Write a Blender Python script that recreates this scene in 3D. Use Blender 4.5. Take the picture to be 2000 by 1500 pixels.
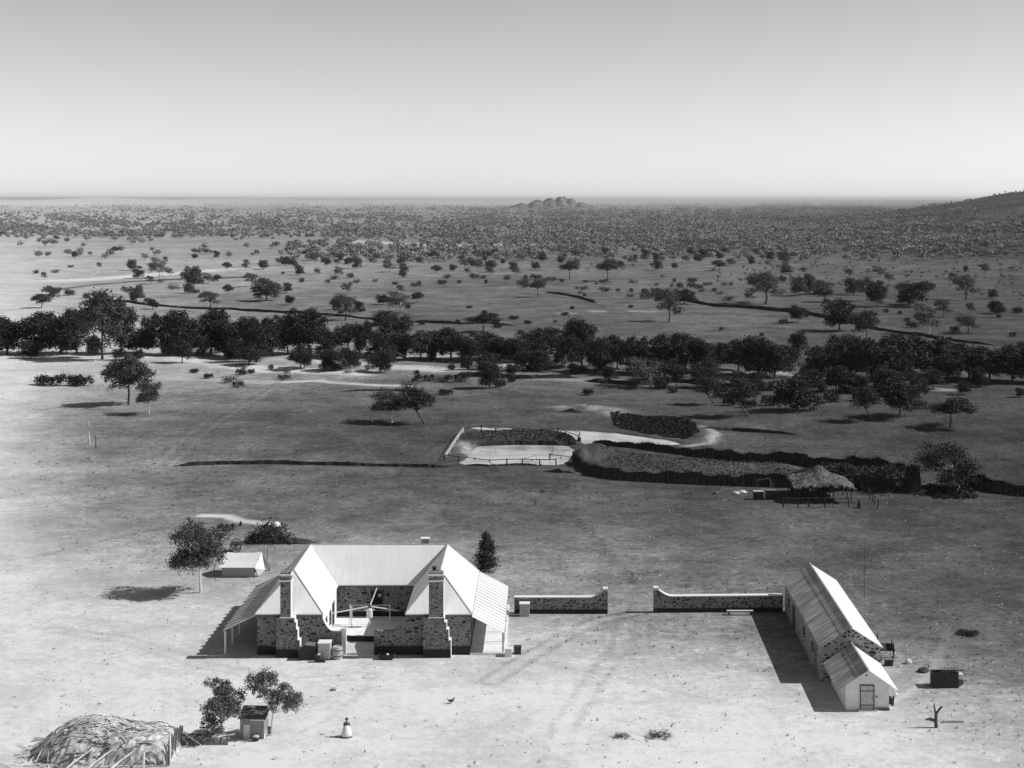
import bpy, math, random
import numpy as np
from mathutils import Vector, Matrix

for o in list(bpy.data.objects):
    bpy.data.objects.remove(o)
scene = bpy.context.scene
COL = scene.collection
R = math.radians
rnd = random.Random(7)

# ------------------------------------------------------------------ camera
HAZE = 2.6e-5
F, CX, HY, H = 3000.0, 1060.0, 388.0, 38.0      # focal length in photo pixels, vanishing point, camera height
cam = bpy.data.cameras.new('camera')
cam.sensor_width = 36
cam.lens = F / 2000 * 36
cam.shift_x = (1000 - CX) / 2000
cam.shift_y = -(750 - HY) / 2000
cam.clip_start = 1
cam.clip_end = 300000
camo = bpy.data.objects.new('camera', cam)
camo.location = (0, 0, H)
camo.rotation_euler = (R(90), 0, 0)
COL.objects.link(camo)
scene.camera = camo

# ------------------------------------------------------------------ light
SUN_EL, SUN_AZ = 42.0, 88.5                     # azimuth clockwise from +Y
world = bpy.data.worlds.new('World')
scene.world = world
world.use_nodes = True
wn = world.node_tree
wn.nodes.clear()
sky = wn.nodes.new('ShaderNodeTexSky')
sky.sky_type = 'NISHITA'
sky.sun_disc = False
sky.sun_elevation = R(SUN_EL)
sky.sun_rotation = R(SUN_AZ)
sky.dust_density = 0.15
sky.air_density = 1.0
sky.ozone_density = 1.0
sep = wn.nodes.new('ShaderNodeRGBToBW')
bg = wn.nodes.new('ShaderNodeBackground')
bg.inputs['Strength'].default_value = 0.08
pw = wn.nodes.new('ShaderNodeMath'); pw.operation = 'POWER'; pw.inputs[1].default_value = 1.4
sc1 = wn.nodes.new('ShaderNodeMath'); sc1.operation = 'MULTIPLY'; sc1.inputs[1].default_value = 0.71   # contrast of the old plate: paler horizon, deeper zenith
wo = wn.nodes.new('ShaderNodeOutputWorld')
wn.links.new(sky.outputs[0], sep.inputs[0])
wn.links.new(sep.outputs[0], pw.inputs[0]); wn.links.new(pw.outputs[0], sc1.inputs[0])
wn.links.new(sc1.outputs[0], bg.inputs['Color'])
wn.links.new(bg.outputs[0], wo.inputs[0])
sun = bpy.data.lights.new('sun', 'SUN')
sun.energy = 4.6
sun.angle = R(0.5)
sun.color = (1, 1, 1)
suno = bpy.data.objects.new('sun', sun)
sd = Vector((math.cos(R(SUN_EL)) * math.sin(R(SUN_AZ)), math.cos(R(SUN_EL)) * math.cos(R(SUN_AZ)), math.sin(R(SUN_EL))))
suno.rotation_euler = sd.to_track_quat('Z', 'Y').to_euler()
suno.location = (60, 100, 80)
COL.objects.link(suno)
scene.render.engine = 'CYCLES'
scene.view_settings.view_transform = 'Standard'
scene.view_settings.look = 'None'
scene.view_settings.exposure = 0.0
scene.view_settings.gamma = 1
scene.cycles.max_bounces = 5

# ------------------------------------------------------------------ materials
def mat(name, v, rough=0.9, var=0.15, scale=3.0, bump=0.0, stretch=None, detail=6, spec=0.2, metal=0.0):
    m = bpy.data.materials.new(name)
    m.use_nodes = True
    nt = m.node_tree
    b = nt.nodes['Principled BSDF']
    b.inputs['Roughness'].default_value = rough
    b.inputs['Specular IOR Level'].default_value = spec
    b.inputs['Metallic'].default_value = metal
    tc = nt.nodes.new('ShaderNodeTexCoord')
    mp = nt.nodes.new('ShaderNodeMapping')
    if stretch: mp.inputs['Scale'].default_value = stretch
    nz = nt.nodes.new('ShaderNodeTexNoise')
    nz.inputs['Scale'].default_value = scale
    nz.inputs['Detail'].default_value = detail
    nt.links.new(tc.outputs['Object'], mp.inputs[0])
    nt.links.new(mp.outputs[0], nz.inputs['Vector'])
    mr = nt.nodes.new('ShaderNodeMapRange')
    mr.inputs['From Min'].default_value = 0.3
    mr.inputs['From Max'].default_value = 0.7
    mr.inputs['To Min'].default_value = v * (1 - var)
    mr.inputs['To Max'].default_value = min(0.85, v * (1 + var))
    nt.links.new(nz.outputs[0], mr.inputs[0])
    cc = nt.nodes.new('ShaderNodeCombineColor')
    for i in range(3): nt.links.new(mr.outputs[0], cc.inputs[i])
    nt.links.new(cc.outputs[0], b.inputs['Base Color'])
    if bump:
        bp = nt.nodes.new('ShaderNodeBump')
        bp.inputs['Strength'].default_value = bump
        bp.inputs['Distance'].default_value = 0.1
        nt.links.new(nz.outputs[0], bp.inputs['Height'])
        nt.links.new(bp.outputs[0], b.inputs['Normal'])
    return m

def stone_mat(name, mortar, stone, sx=3.3, sz=6.0, thr=0.215, plinth=None):
    m = bpy.data.materials.new(name)
    m.use_nodes = True
    nt = m.node_tree
    N, L = nt.nodes, nt.links
    b = N['Principled BSDF']
    b.inputs['Roughness'].default_value = 0.95
    tc = N.new('ShaderNodeTexCoord')
    mp = N.new('ShaderNodeMapping')
    mp.inputs['Scale'].default_value = (sx, sx, sz)
    nz = N.new('ShaderNodeTexNoise'); nz.inputs['Scale'].default_value = 3
    mx = N.new('ShaderNodeMixRGB'); mx.inputs[0].default_value = 0.3
    L.new(tc.outputs['Object'], mp.inputs[0]); L.new(mp.outputs[0], nz.inputs['Vector'])
    L.new(mp.outputs[0], mx.inputs[1]); L.new(nz.outputs['Color'], mx.inputs[2])
    vo = N.new('ShaderNodeTexVoronoi'); vo.inputs['Scale'].default_value = 1.0
    vo.inputs['Randomness'].default_value = 0.95
    ve = N.new('ShaderNodeTexVoronoi'); ve.feature = 'DISTANCE_TO_EDGE'; ve.inputs['Scale'].default_value = 1.0; ve.inputs['Randomness'].default_value = 0.95
    L.new(mx.outputs[0], ve.inputs['Vector'])
    L.new(mx.outputs[0], vo.inputs['Vector'])
    sc = N.new('ShaderNodeSeparateColor'); L.new(vo.outputs['Color'], sc.inputs[0])
    # per stone threshold
    ma = N.new('ShaderNodeMath'); ma.operation = 'MULTIPLY_ADD'
    ma.inputs[1].default_value = -0.17; ma.inputs[2].default_value = thr
    L.new(sc.outputs[0], ma.inputs[0])
    su = N.new('ShaderNodeMath'); su.operation = 'SUBTRACT'
    L.new(ma.outputs[0], su.inputs[1]); L.new(ve.outputs['Distance'], su.inputs[0])
    mr = N.new('ShaderNodeMapRange')
    mr.inputs['From Min'].default_value = -0.02; mr.inputs['From Max'].default_value = 0.04
    L.new(su.outputs[0], mr.inputs[0])
    st = N.new('ShaderNodeMapRange')
    st.inputs['To Min'].default_value = stone * 0.35; st.inputs['To Max'].default_value = stone * 3.2
    L.new(sc.outputs[1], st.inputs[0])
    n2 = N.new('ShaderNodeTexNoise'); n2.inputs['Scale'].default_value = 6; n2.inputs['Detail'].default_value = 5
    L.new(tc.outputs['Object'], n2.inputs['Vector'])
    mo = N.new('ShaderNodeMapRange'); mo.inputs['From Min'].default_value = .3; mo.inputs['From Max'].default_value = .7
    mo.inputs['To Min'].default_value = mortar * 0.75; mo.inputs['To Max'].default_value = mortar * 1.2
    L.new(n2.outputs[0], mo.inputs[0])
    mix = N.new('ShaderNodeMix'); mix.data_type = 'FLOAT'
    L.new(mr.outputs[0], mix.inputs[0]); L.new(mo.outputs[0], mix.inputs[2]); L.new(st.outputs[0], mix.inputs[3])
    out = mix.outputs[0]
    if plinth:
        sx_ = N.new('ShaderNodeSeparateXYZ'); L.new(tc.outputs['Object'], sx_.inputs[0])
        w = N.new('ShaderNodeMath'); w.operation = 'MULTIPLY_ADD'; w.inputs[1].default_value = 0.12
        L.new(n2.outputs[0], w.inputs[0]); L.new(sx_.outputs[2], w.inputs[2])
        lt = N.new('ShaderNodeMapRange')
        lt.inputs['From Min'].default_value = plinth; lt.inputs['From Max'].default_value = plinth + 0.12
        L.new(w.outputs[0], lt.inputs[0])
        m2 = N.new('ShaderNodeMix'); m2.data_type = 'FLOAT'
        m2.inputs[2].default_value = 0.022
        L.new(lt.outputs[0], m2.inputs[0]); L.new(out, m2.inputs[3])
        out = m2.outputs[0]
    cc = N.new('ShaderNodeCombineColor')
    for i in range(3): L.new(out, cc.inputs[i])
    L.new(cc.outputs[0], b.inputs['Base Color'])
    bp = N.new('ShaderNodeBump'); bp.inputs['Strength'].default_value = 0.6; bp.inputs['Distance'].default_value = 0.04
    L.new(mr.outputs[0], bp.inputs['Height']); L.new(bp.outputs[0], b.inputs['Normal'])
    return m

def iron_mat(name, v, streak, axis='y', rough=0.45, lo=0.55):
    # corrugated sheet iron: fine flutes across `axis`, stains running down the slope
    m = bpy.data.materials.new(name)
    m.use_nodes = True
    nt = m.node_tree; N, L = nt.nodes, nt.links
    b = N['Principled BSDF']; b.inputs['Roughness'].default_value = rough
    b.inputs['Specular IOR Level'].default_value = 0.3
    tc = N.new('ShaderNodeTexCoord')
    mp = N.new('ShaderNodeMapping')
    mp.inputs['Scale'].default_value = (0.35, 5.0, 0.35) if axis == 'y' else (5.0, 0.35, 0.35)
    nz = N.new('ShaderNodeTexNoise'); nz.inputs['Scale'].default_value = 1.3; nz.inputs['Detail'].default_value = 5
    L.new(tc.outputs['Object'], mp.inputs[0]); L.new(mp.outputs[0], nz.inputs['Vector'])
    mr = N.new('ShaderNodeMapRange'); mr.inputs['From Min'].default_value = .32; mr.inputs['From Max'].default_value = .66
    mr.inputs['To Min'].default_value = v * (1 - streak); mr.inputs['To Max'].default_value = v
    L.new(nz.outputs[0], mr.inputs[0])
    n2 = N.new('ShaderNodeTexNoise'); n2.inputs['Scale'].default_value = 0.6; n2.inputs['Detail'].default_value = 6
    L.new(tc.outputs['Object'], n2.inputs['Vector'])
    m2 = N.new('ShaderNodeMapRange'); m2.inputs['From Min'].default_value = .35; m2.inputs['From Max'].default_value = .6
    m2.inputs['To Min'].default_value = 1 - streak * 0.5; m2.inputs['To Max'].default_value = 1
    L.new(n2.outputs[0], m2.inputs[0])
    mu = N.new('ShaderNodeMath'); mu.operation = 'MULTIPLY'
    L.new(mr.outputs[0], mu.inputs[0]); L.new(m2.outputs[0], mu.inputs[1])
    cc = N.new('ShaderNodeCombineColor')
    for i in range(3): L.new(mu.outputs[0], cc.inputs[i])
    L.new(cc.outputs[0], b.inputs['Base Color'])
    wv = N.new('ShaderNodeTexWave'); wv.wave_type = 'BANDS'; wv.bands_direction = 'Y' if axis == 'y' else 'X'
    wv.inputs['Scale'].default_value = 2.2
    L.new(tc.outputs['Object'], wv.inputs['Vector'])
    bp = N.new('ShaderNodeBump'); bp.inputs['Strength'].default_value = 0.15; bp.inputs['Distance'].default_value = 0.02
    L.new(wv.outputs['Fac'], bp.inputs['Height']); L.new(bp.outputs[0], b.inputs['Normal'])
    return m

M = {}
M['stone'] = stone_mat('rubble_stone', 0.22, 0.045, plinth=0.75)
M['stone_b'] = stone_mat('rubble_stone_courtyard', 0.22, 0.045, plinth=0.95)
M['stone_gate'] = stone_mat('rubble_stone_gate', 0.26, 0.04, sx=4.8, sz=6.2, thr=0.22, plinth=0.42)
M['stone_shed'] = stone_mat('rubble_stone_shed', 0.34, 0.04, sx=3.4, sz=5.6, thr=0.25)
M['lime'] = mat('limewash', 0.72, var=0.08, scale=2)
M['lime_d'] = mat('limewash_worn', 0.58, var=0.14, scale=2.5)
M['roof'] = iron_mat('painted_roof_iron', 0.84, 0.10, 'x')
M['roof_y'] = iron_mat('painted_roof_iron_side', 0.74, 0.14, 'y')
M['ver'] = iron_mat('verandah_iron_pale', 0.8, 0.15, 'y')
M['ver_d'] = iron_mat('verandah_iron_shaded', 0.30, 0.3, 'y')  # dark tone paints the shaded stripes between the lit sheets
M['old'] = iron_mat('rusted_roof_iron', 0.62, 0.75, 'y', rough=0.6)
M['seam'] = mat('roof_seam', 0.16, var=0.2)
M['fascia'] = mat('dark_fascia', 0.12, var=0.3)
M['wood_d'] = mat('dark_timber', 0.05, var=0.4, scale=6, stretch=(1, 1, 4))
M['wood_m'] = mat('grey_timber', 0.16, var=0.35, scale=6)
M['wood_p'] = mat('pale_timber', 0.5, var=0.2, scale=6)
M['white'] = mat('white_paint', 0.75, var=0.06, scale=4)
M['black'] = mat('dark_opening', 0.012, var=0.3)
M['slab'] = mat('weathered_slabs', 0.27, var=0.3, scale=5)
M['glass'] = mat('window_glass', 0.03, rough=0.1, var=0.3, spec=0.6)
M['canvas'] = mat('tent_canvas', 0.72, var=0.08, scale=3)
M['canvas_d'] = mat('tent_wall_canvas', 0.36, var=0.15, scale=8)
M['tin'] = mat('galvanised_tin', 0.42, rough=0.5, var=0.2, scale=4)
M['leaf'] = mat('gum_foliage', 0.036, rough=0.7, var=0.45, scale=0.9, spec=0.25)
M['leaf_l'] = mat('dusty_tree_foliage', 0.12, rough=0.7, var=0.4, scale=1.2, spec=0.25)
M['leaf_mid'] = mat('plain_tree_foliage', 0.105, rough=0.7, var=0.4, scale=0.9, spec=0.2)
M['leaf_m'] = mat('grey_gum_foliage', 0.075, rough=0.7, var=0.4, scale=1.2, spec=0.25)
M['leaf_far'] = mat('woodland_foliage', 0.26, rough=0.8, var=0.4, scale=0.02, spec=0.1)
M['bark_p'] = mat('white_bark', 0.55, var=0.25, scale=3)
M['bark_d'] = mat('dark_bark', 0.08, var=0.4, scale=5)
M['scrub'] = mat('bank_scrub', 0.035, var=0.5, scale=1.5)
M['bank'] = mat('bank_soil', 0.10, var=0.4, scale=1.2)
M['stake'] = mat('brush_stakes_lit', 0.075, var=0.6, scale=2)  # painted paler than the packed core to suggest sunlit tips
M['brush'] = mat('brush_stakes', 0.028, var=0.5, scale=4)
M['thatch'] = mat('weathered_thatch', 0.085, var=0.75, scale=1.1, bump=0.6, detail=9)
M['bough'] = mat('bleached_boughs', 0.48, var=0.6, scale=2.2, bump=0.9, detail=9)
M['stick'] = mat('bleached_sticks', 0.6, var=0.3, scale=2)
M['stick_d'] = mat('dark_sticks', 0.09, var=0.4, scale=2)
M['rock'] = mat('pale_rock', 0.6, var=0.2, scale=3)
M['iron'] = mat('dark_iron', 0.05, rough=0.6, var=0.3)
M['paving'] = mat('pale_paving', 0.78, var=0.12, scale=1.5)
M['cloth_d'] = mat('dark_bodice', 0.10, var=0.2)
M['cloth_w'] = mat('white_skirt', 0.72, var=0.08, scale=8)
M['skin'] = mat('skin', 0.22, var=0.1)
M['grass'] = mat('grass_tussock', 0.17, var=0.5, scale=0.3)

# ------------------------------------------------------------------ helpers
def tag(o, label=None, cat=None, group=None, kind=None):
    if label:
        n = len(label.split())
        assert 4 <= n <= 16, label
        o['label'] = label
    if cat: o['category'] = cat
    if group: o['group'] = group
    if kind: o['kind'] = kind
    return o

def mesh_np(name, V, Fc, m, smooth=False):
    V = np.asarray(V, dtype=np.float32); Fc = np.asarray(Fc, dtype=np.int32)
    me = bpy.data.meshes.new(name)
    me.vertices.add(len(V)); me.vertices.foreach_set('co', V.ravel())
    k = Fc.shape[1]
    me.loops.add(Fc.size); me.loops.foreach_set('vertex_index', Fc.ravel())
    me.polygons.add(len(Fc)); me.polygons.foreach_set('loop_start', np.arange(0, Fc.size, k, dtype=np.int32))
    me.update(calc_edges=True)
    if smooth: me.shade_smooth()
    me.materials.append(m)
    return me

def link(me, name, parent=None, loc=None):
    o = bpy.data.objects.new(name, me)
    COL.objects.link(o)
    if parent is not None: o.parent = parent
    if loc is not None: o.location = loc
    return o

def empty(name, loc, label, cat, group=None, rz=0):
    o = bpy.data.objects.new(name, None)
    o.empty_display_size = 0.5
    COL.objects.link(o)
    o.location = loc; o.rotation_euler = (0, 0, rz)
    return tag(o, label, cat, group)

class MB:
    def __init__(s): s.v = []; s.f = []
    def add(s, vs, fs):
        n = len(s.v); s.v += [tuple(v) for v in vs]; s.f += [tuple(i + n for i in f) for f in fs]; return s
    def box(s, x0, x1, y0, y1, z0, z1):
        return s.add([(x0, y0, z0), (x1, y0, z0), (x1, y1, z0), (x0, y1, z0), (x0, y0, z1), (x1, y0, z1), (x1, y1, z1), (x0, y1, z1)],
                     [(0, 3, 2, 1), (4, 5, 6, 7), (0, 1, 5, 4), (1, 2, 6, 5), (2, 3, 7, 6), (3, 0, 4, 7)])
    def prism_y(s, poly, y0, y1):      # polygon in (x,z) seen from the front, extruded in y
        n = len(poly)
        vs = [(x, y0, z) for x, z in poly] + [(x, y1, z) for x, z in poly]
        fs = [tuple(range(n)), tuple(range(2 * n - 1, n - 1, -1))]
        fs += [((i + 1) % n, i, n + i, n + (i + 1) % n) for i in range(n)]
        return s.add(vs, fs)
    def prism_z(s, poly, z0, z1):
        n = len(poly)
        vs = [(x, y, z0) for x, y in poly] + [(x, y, z1) for x, y in poly]
        fs = [tuple(range(n - 1, -1, -1)), tuple(range(n, 2 * n))]
        fs += [(i, (i + 1) % n, n + (i + 1) % n, n + i) for i in range(n)]
        return s.add(vs, fs)
    def tube(s, p0, p1, r0, r1=None, n=6):
        r1 = r0 if r1 is None else r1
        p0, p1 = Vector(p0), Vector(p1)
        d = (p1 - p0)
        if d.length < 1e-6: return s
        q = d.to_track_quat('Z', 'Y')
        vs = []
        for p, r in ((p0, r0), (p1, r1)):
            for i in range(n):
                a = 2 * math.pi * i / n
                vs.append(p + q @ Vector((r * math.cos(a), r * math.sin(a), 0)))
        fs = [(i, (i + 1) % n, n + (i + 1) % n, n + i) for i in range(n)] + [tuple(range(n - 1, -1, -1)), tuple(range(n, 2 * n))]
        return s.add(vs, fs)
    def path(s, pts, radii, n=6):
        for i in range(len(pts) - 1): s.tube(pts[i], pts[i + 1], radii[i], radii[i + 1], n)
        return s
    def shell(s, vs, fs, t):           # surface with thickness t downwards
        n = len(vs)
        edges = {}
        for f in fs:
            for i in range(len(f)):
                e = (f[i], f[(i + 1) % len(f)])
                edges[e] = 1
        allf = list(fs) + [tuple(n + i for i in reversed(f)) for f in fs]
        for (a, b) in edges:
            if (b, a) not in edges: allf.append((b, a, n + a, n + b))
        return s.add(list(vs) + [(x, y, z - t) for x, y, z in vs], allf)
    def lathe(s, prof, n=16, c=(0, 0, 0)):
        vs = []
        for r, z in prof:
            for i in range(n):
                a = 2 * math.pi * i / n
                vs.append((c[0] + r * math.cos(a), c[1] + r * math.sin(a), c[2] + z))
        fs = []
        for k in range(len(prof) - 1):
            for i in range(n):
                fs.append((k * n + i, k * n + (i + 1) % n, (k + 1) * n + (i + 1) % n, (k + 1) * n + i))
        fs.append(tuple(range(n - 1, -1, -1))); fs.append(tuple((len(prof) - 1) * n + i for i in range(n)))
        return s.add(vs, fs)
    def build(s, name, m, parent=None, loc=None, smooth=False, bevel=0):
        me = bpy.data.meshes.new(name)
        me.from_pydata([tuple(v) for v in s.v], [], s.f); me.update()
        if smooth: me.shade_smooth()
        me.materials.append(m)
        o = link(me, name, parent, loc)
        if bevel:
            md = o.modifiers.new('bevel', 'BEVEL'); md.width = bevel; md.segments = 2
        return o

# ------------------------------------------------------------------ terrain
def flat(px, py, z=0.0):               # where a sight line meets the level z
    s = (np.asarray(py, float) - HY) / (H - z)
    return (np.asarray(px, float) - CX) / s, F / s
def to_px(X, Y, Z=0.0):
    return CX + F * X / Y, HY + F * (H - Z) / Y

def W(poly): return [tuple(float(c) for c in flat(x, y)) for x, y in poly]
POND1 = W([(900, 901), (915, 906), (960, 907), (1020, 905), (1060, 907), (1094, 906), (1112, 893), (1118, 876), (1106, 868), (1050, 867), (1000, 867), (945, 868), (930, 872), (921, 886), (910, 896)])
POND2 = W([(1083, 838), (1130, 839), (1200, 844), (1260, 852), (1305, 858), (1332, 866), (1290, 869), (1220, 866), (1150, 866), (1112, 852)])
POND3 = W([(908, 832), (950, 832), (1000, 834), (1020, 838), (985, 841), (945, 838)])
PONDS = [POND1, POND2, POND3]

def poly_sd(poly, X, Y):               # negative inside
    d = np.full(X.shape, 1e9); inside = np.zeros(X.shape, bool)
    n = len(poly)
    for i in range(n):
        ax, ay = poly[i]; bx, by = poly[(i + 1) % n]
        ex, ey = bx - ax, by - ay
        t = np.clip(((X - ax) * ex + (Y - ay) * ey) / (ex * ex + ey * ey), 0, 1)
        d = np.minimum(d, np.hypot(X - ax - t * ex, Y - ay - t * ey))
        c = ((ay > Y) != (by > Y)) & (X < (bx - ax) * (Y - ay) / (by - ay + 1e-12) + ax)
        inside ^= c
    return np.where(inside, -d, d)
def line_d(pts, X, Y):
    d = np.full(X.shape, 1e9)
    for i in range(len(pts) - 1):
        ax, ay = pts[i]; bx, by = pts[i + 1]
        ex, ey = bx - ax, by - ay
        t = np.clip(((X - ax) * ex + (Y - ay) * ey) / (ex * ex + ey * ey), 0, 1)
        d = np.minimum(d, np.hypot(X - ax - t * ex, Y - ay - t * ey))
    return d
def sst(a, b, x):
    t = np.clip((x - a) / (b - a), 0, 1); return t * t * (3 - 2 * t)
def wav(X, Y, sc, seed):
    r = np.random.RandomState(seed); o = 0
    for k in range(6):
        a = r.uniform(0, 2 * math.pi); f = r.uniform(.6, 1.8) / sc; p = r.uniform(0, 6.28)
        o = o + np.sin((X * math.cos(a) + Y * math.sin(a)) * f * 2 * math.pi + p)
    return o / 6

BANKS = [  # raised earth: points in the photo, height, half width
    (W([(935, 856), (1000, 853), (1060, 852), (1105, 858)]), 1.0, 3.4),
    (W([(1130, 893), (1150, 888), (1165, 892)]), 1.5, 2.3),
    (W([(1200, 826), (1300, 824), (1345, 828), (1376, 842), (1378, 856)]), 0.6, 2.6),
    (W([(1060, 806), (1120, 800), (1190, 803), (1215, 812)]), 0.9, 4.0),
    (W([(1190, 893), (1300, 905), (1420, 912), (1520, 915)]), 0.6, 2.6),
    (W([(900, 868), (916, 882), (925, 890)]), 0.6, 2.5),
]
def hgt(X, Y):
    X = np.asarray(X, float); Y = np.asarray(Y, float)
    shp = np.broadcast(X, Y).shape
    X, Y = np.broadcast_to(X, shp).copy(), np.broadcast_to(Y, shp).copy()
    z = np.zeros(shp)
    m = (Y > 165) & (Y < 320) & (np.abs(X) < 90)
    if m.any():
        x, y = X[m], Y[m]; zz = np.zeros(x.shape)
        for pts, hh, w in BANKS:
            zz += hh * np.exp(-(line_d(pts, x, y) / w) ** 2) * (1 + .18 * wav(x, y, 5, 3))
        for P in PONDS:
            sd_ = poly_sd(P, x, y) + 0.25 * wav(x, y, 3.0, 9)
            zz *= sst(0, 2.0, sd_)
            zz -= 0.9 * sst(0.9, -1.2, sd_)
        z[m] += zz
    # gentle undulation away from the buildings
    far = sst(170, 260, Y)
    z += far * (0.35 * wav(X, Y, 45, 11) + 0.25 * wav(X, Y, 17, 12)) * np.where(m & (Y < 300), 0.25, 1)
    z += sst(400, 1500, Y) * 1.8 * wav(X, Y, 420, 13)
    # swell in front of the river trees on the right
    z += 1.3 * np.exp(-((X - 62) / 26) ** 2 - ((Y - 268) / 16) ** 2)
    # hills at the right
    n1 = 1 + .16 * wav(X, Y, 190, 21) + .08 * wav(X, Y, 70, 22)
    z += 72 * np.exp(-((X - 945) / 330) ** 2 - ((Y - 2300) / 500) ** 2) * n1
    z += 24 * np.exp(-((X - 540) / 140) ** 2 - ((Y - 1700) / 85) ** 2) * n1
    z += 16 * np.exp(-((X - 440) / 100) ** 2 - ((Y - 1400) / 65) ** 2) * n1
    z += 9 * np.exp(-((X - 350) / 100) ** 2 - ((Y - 1080) / 90) ** 2) * n1
    # distant rocky knoll and its outliers
    for kx, ky, kh, kw in ((-6300, 22000, 56, 700), (-4700, 24000, 50, 900)):
        z += kh * np.exp(-((X - kx) / kw) ** 2 - ((Y - ky) / (kw * 1.5)) ** 2) * (1 + .12 * wav(X, Y, kw * .35, kw))
    return z
import bisect
def hz(x, y):
    i = min(max(bisect.bisect(AXL, x) - 1, 0), len(AXL) - 2); j = min(max(bisect.bisect(AYL, y) - 1, 0), len(AYL) - 2)
    u = (x - AXL[i]) / (AXL[i + 1] - AXL[i]); v = (y - AYL[j]) / (AYL[j + 1] - AYL[j])
    return float((GZ[j, i] * (1 - u) + GZ[j, i + 1] * u) * (1 - v) + (GZ[j + 1, i] * (1 - u) + GZ[j + 1, i + 1] * u) * v)
_YS = np.geomspace(250, 40000, 420)
def G(px, py):                          # ground point seen at a pixel of the photograph
    k = (px - CX) / F
    if py > 700:
        Y = F * H / (py - HY)
        for _ in range(4): Y = .3 * Y + .7 * F * (H - hz(k * Y, Y)) / (py - HY)
        return Vector((k * Y, Y, hz(k * Y, Y)))
    z = gz(k * _YS, _YS)
    yy = HY + F * (H - z) / _YS
    i = int(np.argmax(yy <= py)) if (yy <= py).any() else len(_YS) - 1
    Y = _YS[i]
    if i > 0:
        t = (yy[i - 1] - py) / max(1e-9, yy[i - 1] - yy[i]); Y = _YS[i - 1] + t * (_YS[i] - _YS[i - 1])
    return Vector((k * Y, Y, hz(k * Y, Y)))

# earth, sand and grass tones by place, plus a painted light-fog fade at left
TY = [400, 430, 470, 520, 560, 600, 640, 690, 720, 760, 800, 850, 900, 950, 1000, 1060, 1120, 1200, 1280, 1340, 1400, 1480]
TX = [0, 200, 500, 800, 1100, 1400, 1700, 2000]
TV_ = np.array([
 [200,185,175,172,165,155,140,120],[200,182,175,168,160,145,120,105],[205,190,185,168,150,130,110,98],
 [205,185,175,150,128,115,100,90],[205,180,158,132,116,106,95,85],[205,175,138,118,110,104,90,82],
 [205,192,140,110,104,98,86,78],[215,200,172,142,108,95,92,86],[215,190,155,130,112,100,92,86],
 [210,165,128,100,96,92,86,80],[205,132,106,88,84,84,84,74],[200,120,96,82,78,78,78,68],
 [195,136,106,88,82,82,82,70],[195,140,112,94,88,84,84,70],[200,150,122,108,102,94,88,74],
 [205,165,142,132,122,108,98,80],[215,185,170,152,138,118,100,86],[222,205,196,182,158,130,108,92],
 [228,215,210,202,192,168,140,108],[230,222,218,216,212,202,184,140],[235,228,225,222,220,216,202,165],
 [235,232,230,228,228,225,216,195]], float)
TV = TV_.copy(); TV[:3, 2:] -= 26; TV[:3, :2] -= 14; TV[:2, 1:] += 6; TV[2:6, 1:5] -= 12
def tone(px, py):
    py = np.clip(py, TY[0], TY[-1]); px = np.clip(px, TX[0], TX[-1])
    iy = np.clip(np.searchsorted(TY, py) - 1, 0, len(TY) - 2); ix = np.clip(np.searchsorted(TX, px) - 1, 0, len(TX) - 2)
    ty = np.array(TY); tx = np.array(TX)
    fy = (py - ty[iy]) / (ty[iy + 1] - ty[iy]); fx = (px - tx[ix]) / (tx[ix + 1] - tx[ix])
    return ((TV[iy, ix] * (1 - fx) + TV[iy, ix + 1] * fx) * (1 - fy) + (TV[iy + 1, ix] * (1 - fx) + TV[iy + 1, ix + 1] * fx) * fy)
def lin(v):
    v = v / 255.0
    return np.where(v < .04045, v / 12.92, ((v + .055) / 1.055) ** 2.4)

TRACKS = [  # points in the photo, half width in metres, gain
    (W([(545, 748), (505, 770), (420, 820), (375, 855), (330, 900), (312, 915)]), .3, 1.3, 1.1),
    (W([(590, 790), (690, 860), (800, 950)]), .25, 1.25, 0),
    (W([(862, 862), (800, 905), (770, 935)]), .5, .8, 0),
    (W([(1250, 1195), (1245, 1140), (1215, 1105), (1120, 1010), (1000, 960)]), .8, .8, 0),
    (W([(1250, 1195), (1170, 1212), (1100, 1245), (1020, 1290), (960, 1330)]), .3, .72, .8),
    (W([(1250, 1195), (1120, 1225), (1010, 1250)]), .5, 1.25, 0),
    (W([(1330, 1110), (1280, 1085), (1200, 1080)]), .35, 1.3, 0),
    (W([(1225, 1200), (1215, 1260), (1160, 1330), (1100, 1420), (1080, 1500)]), .28, .8, .8),
    (W([(710, 1290), (720, 1340), (650, 1400), (540, 1455)]), .3, .82, 0),
    (W([(1010, 1290), (1200, 1320), (1400, 1370), (1640, 1400)]), .3, .84, 0),
    (W([(1700, 1395), (1790, 1345), (1830, 1300), (1850, 1220)]), .35, 1.35, 0),
    (W([(100, 1230), (250, 1250), (400, 1300), (560, 1330), (720, 1320)]), .28, .82, .7),
    (W([(0, 1000), (140, 985), (330, 980), (520, 960), (760, 925)]), .3, 1.2, .8),
    (W([(60, 1090), (180, 1060), (300, 1035), (420, 1020)]), .5, .8, 0),
]
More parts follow.
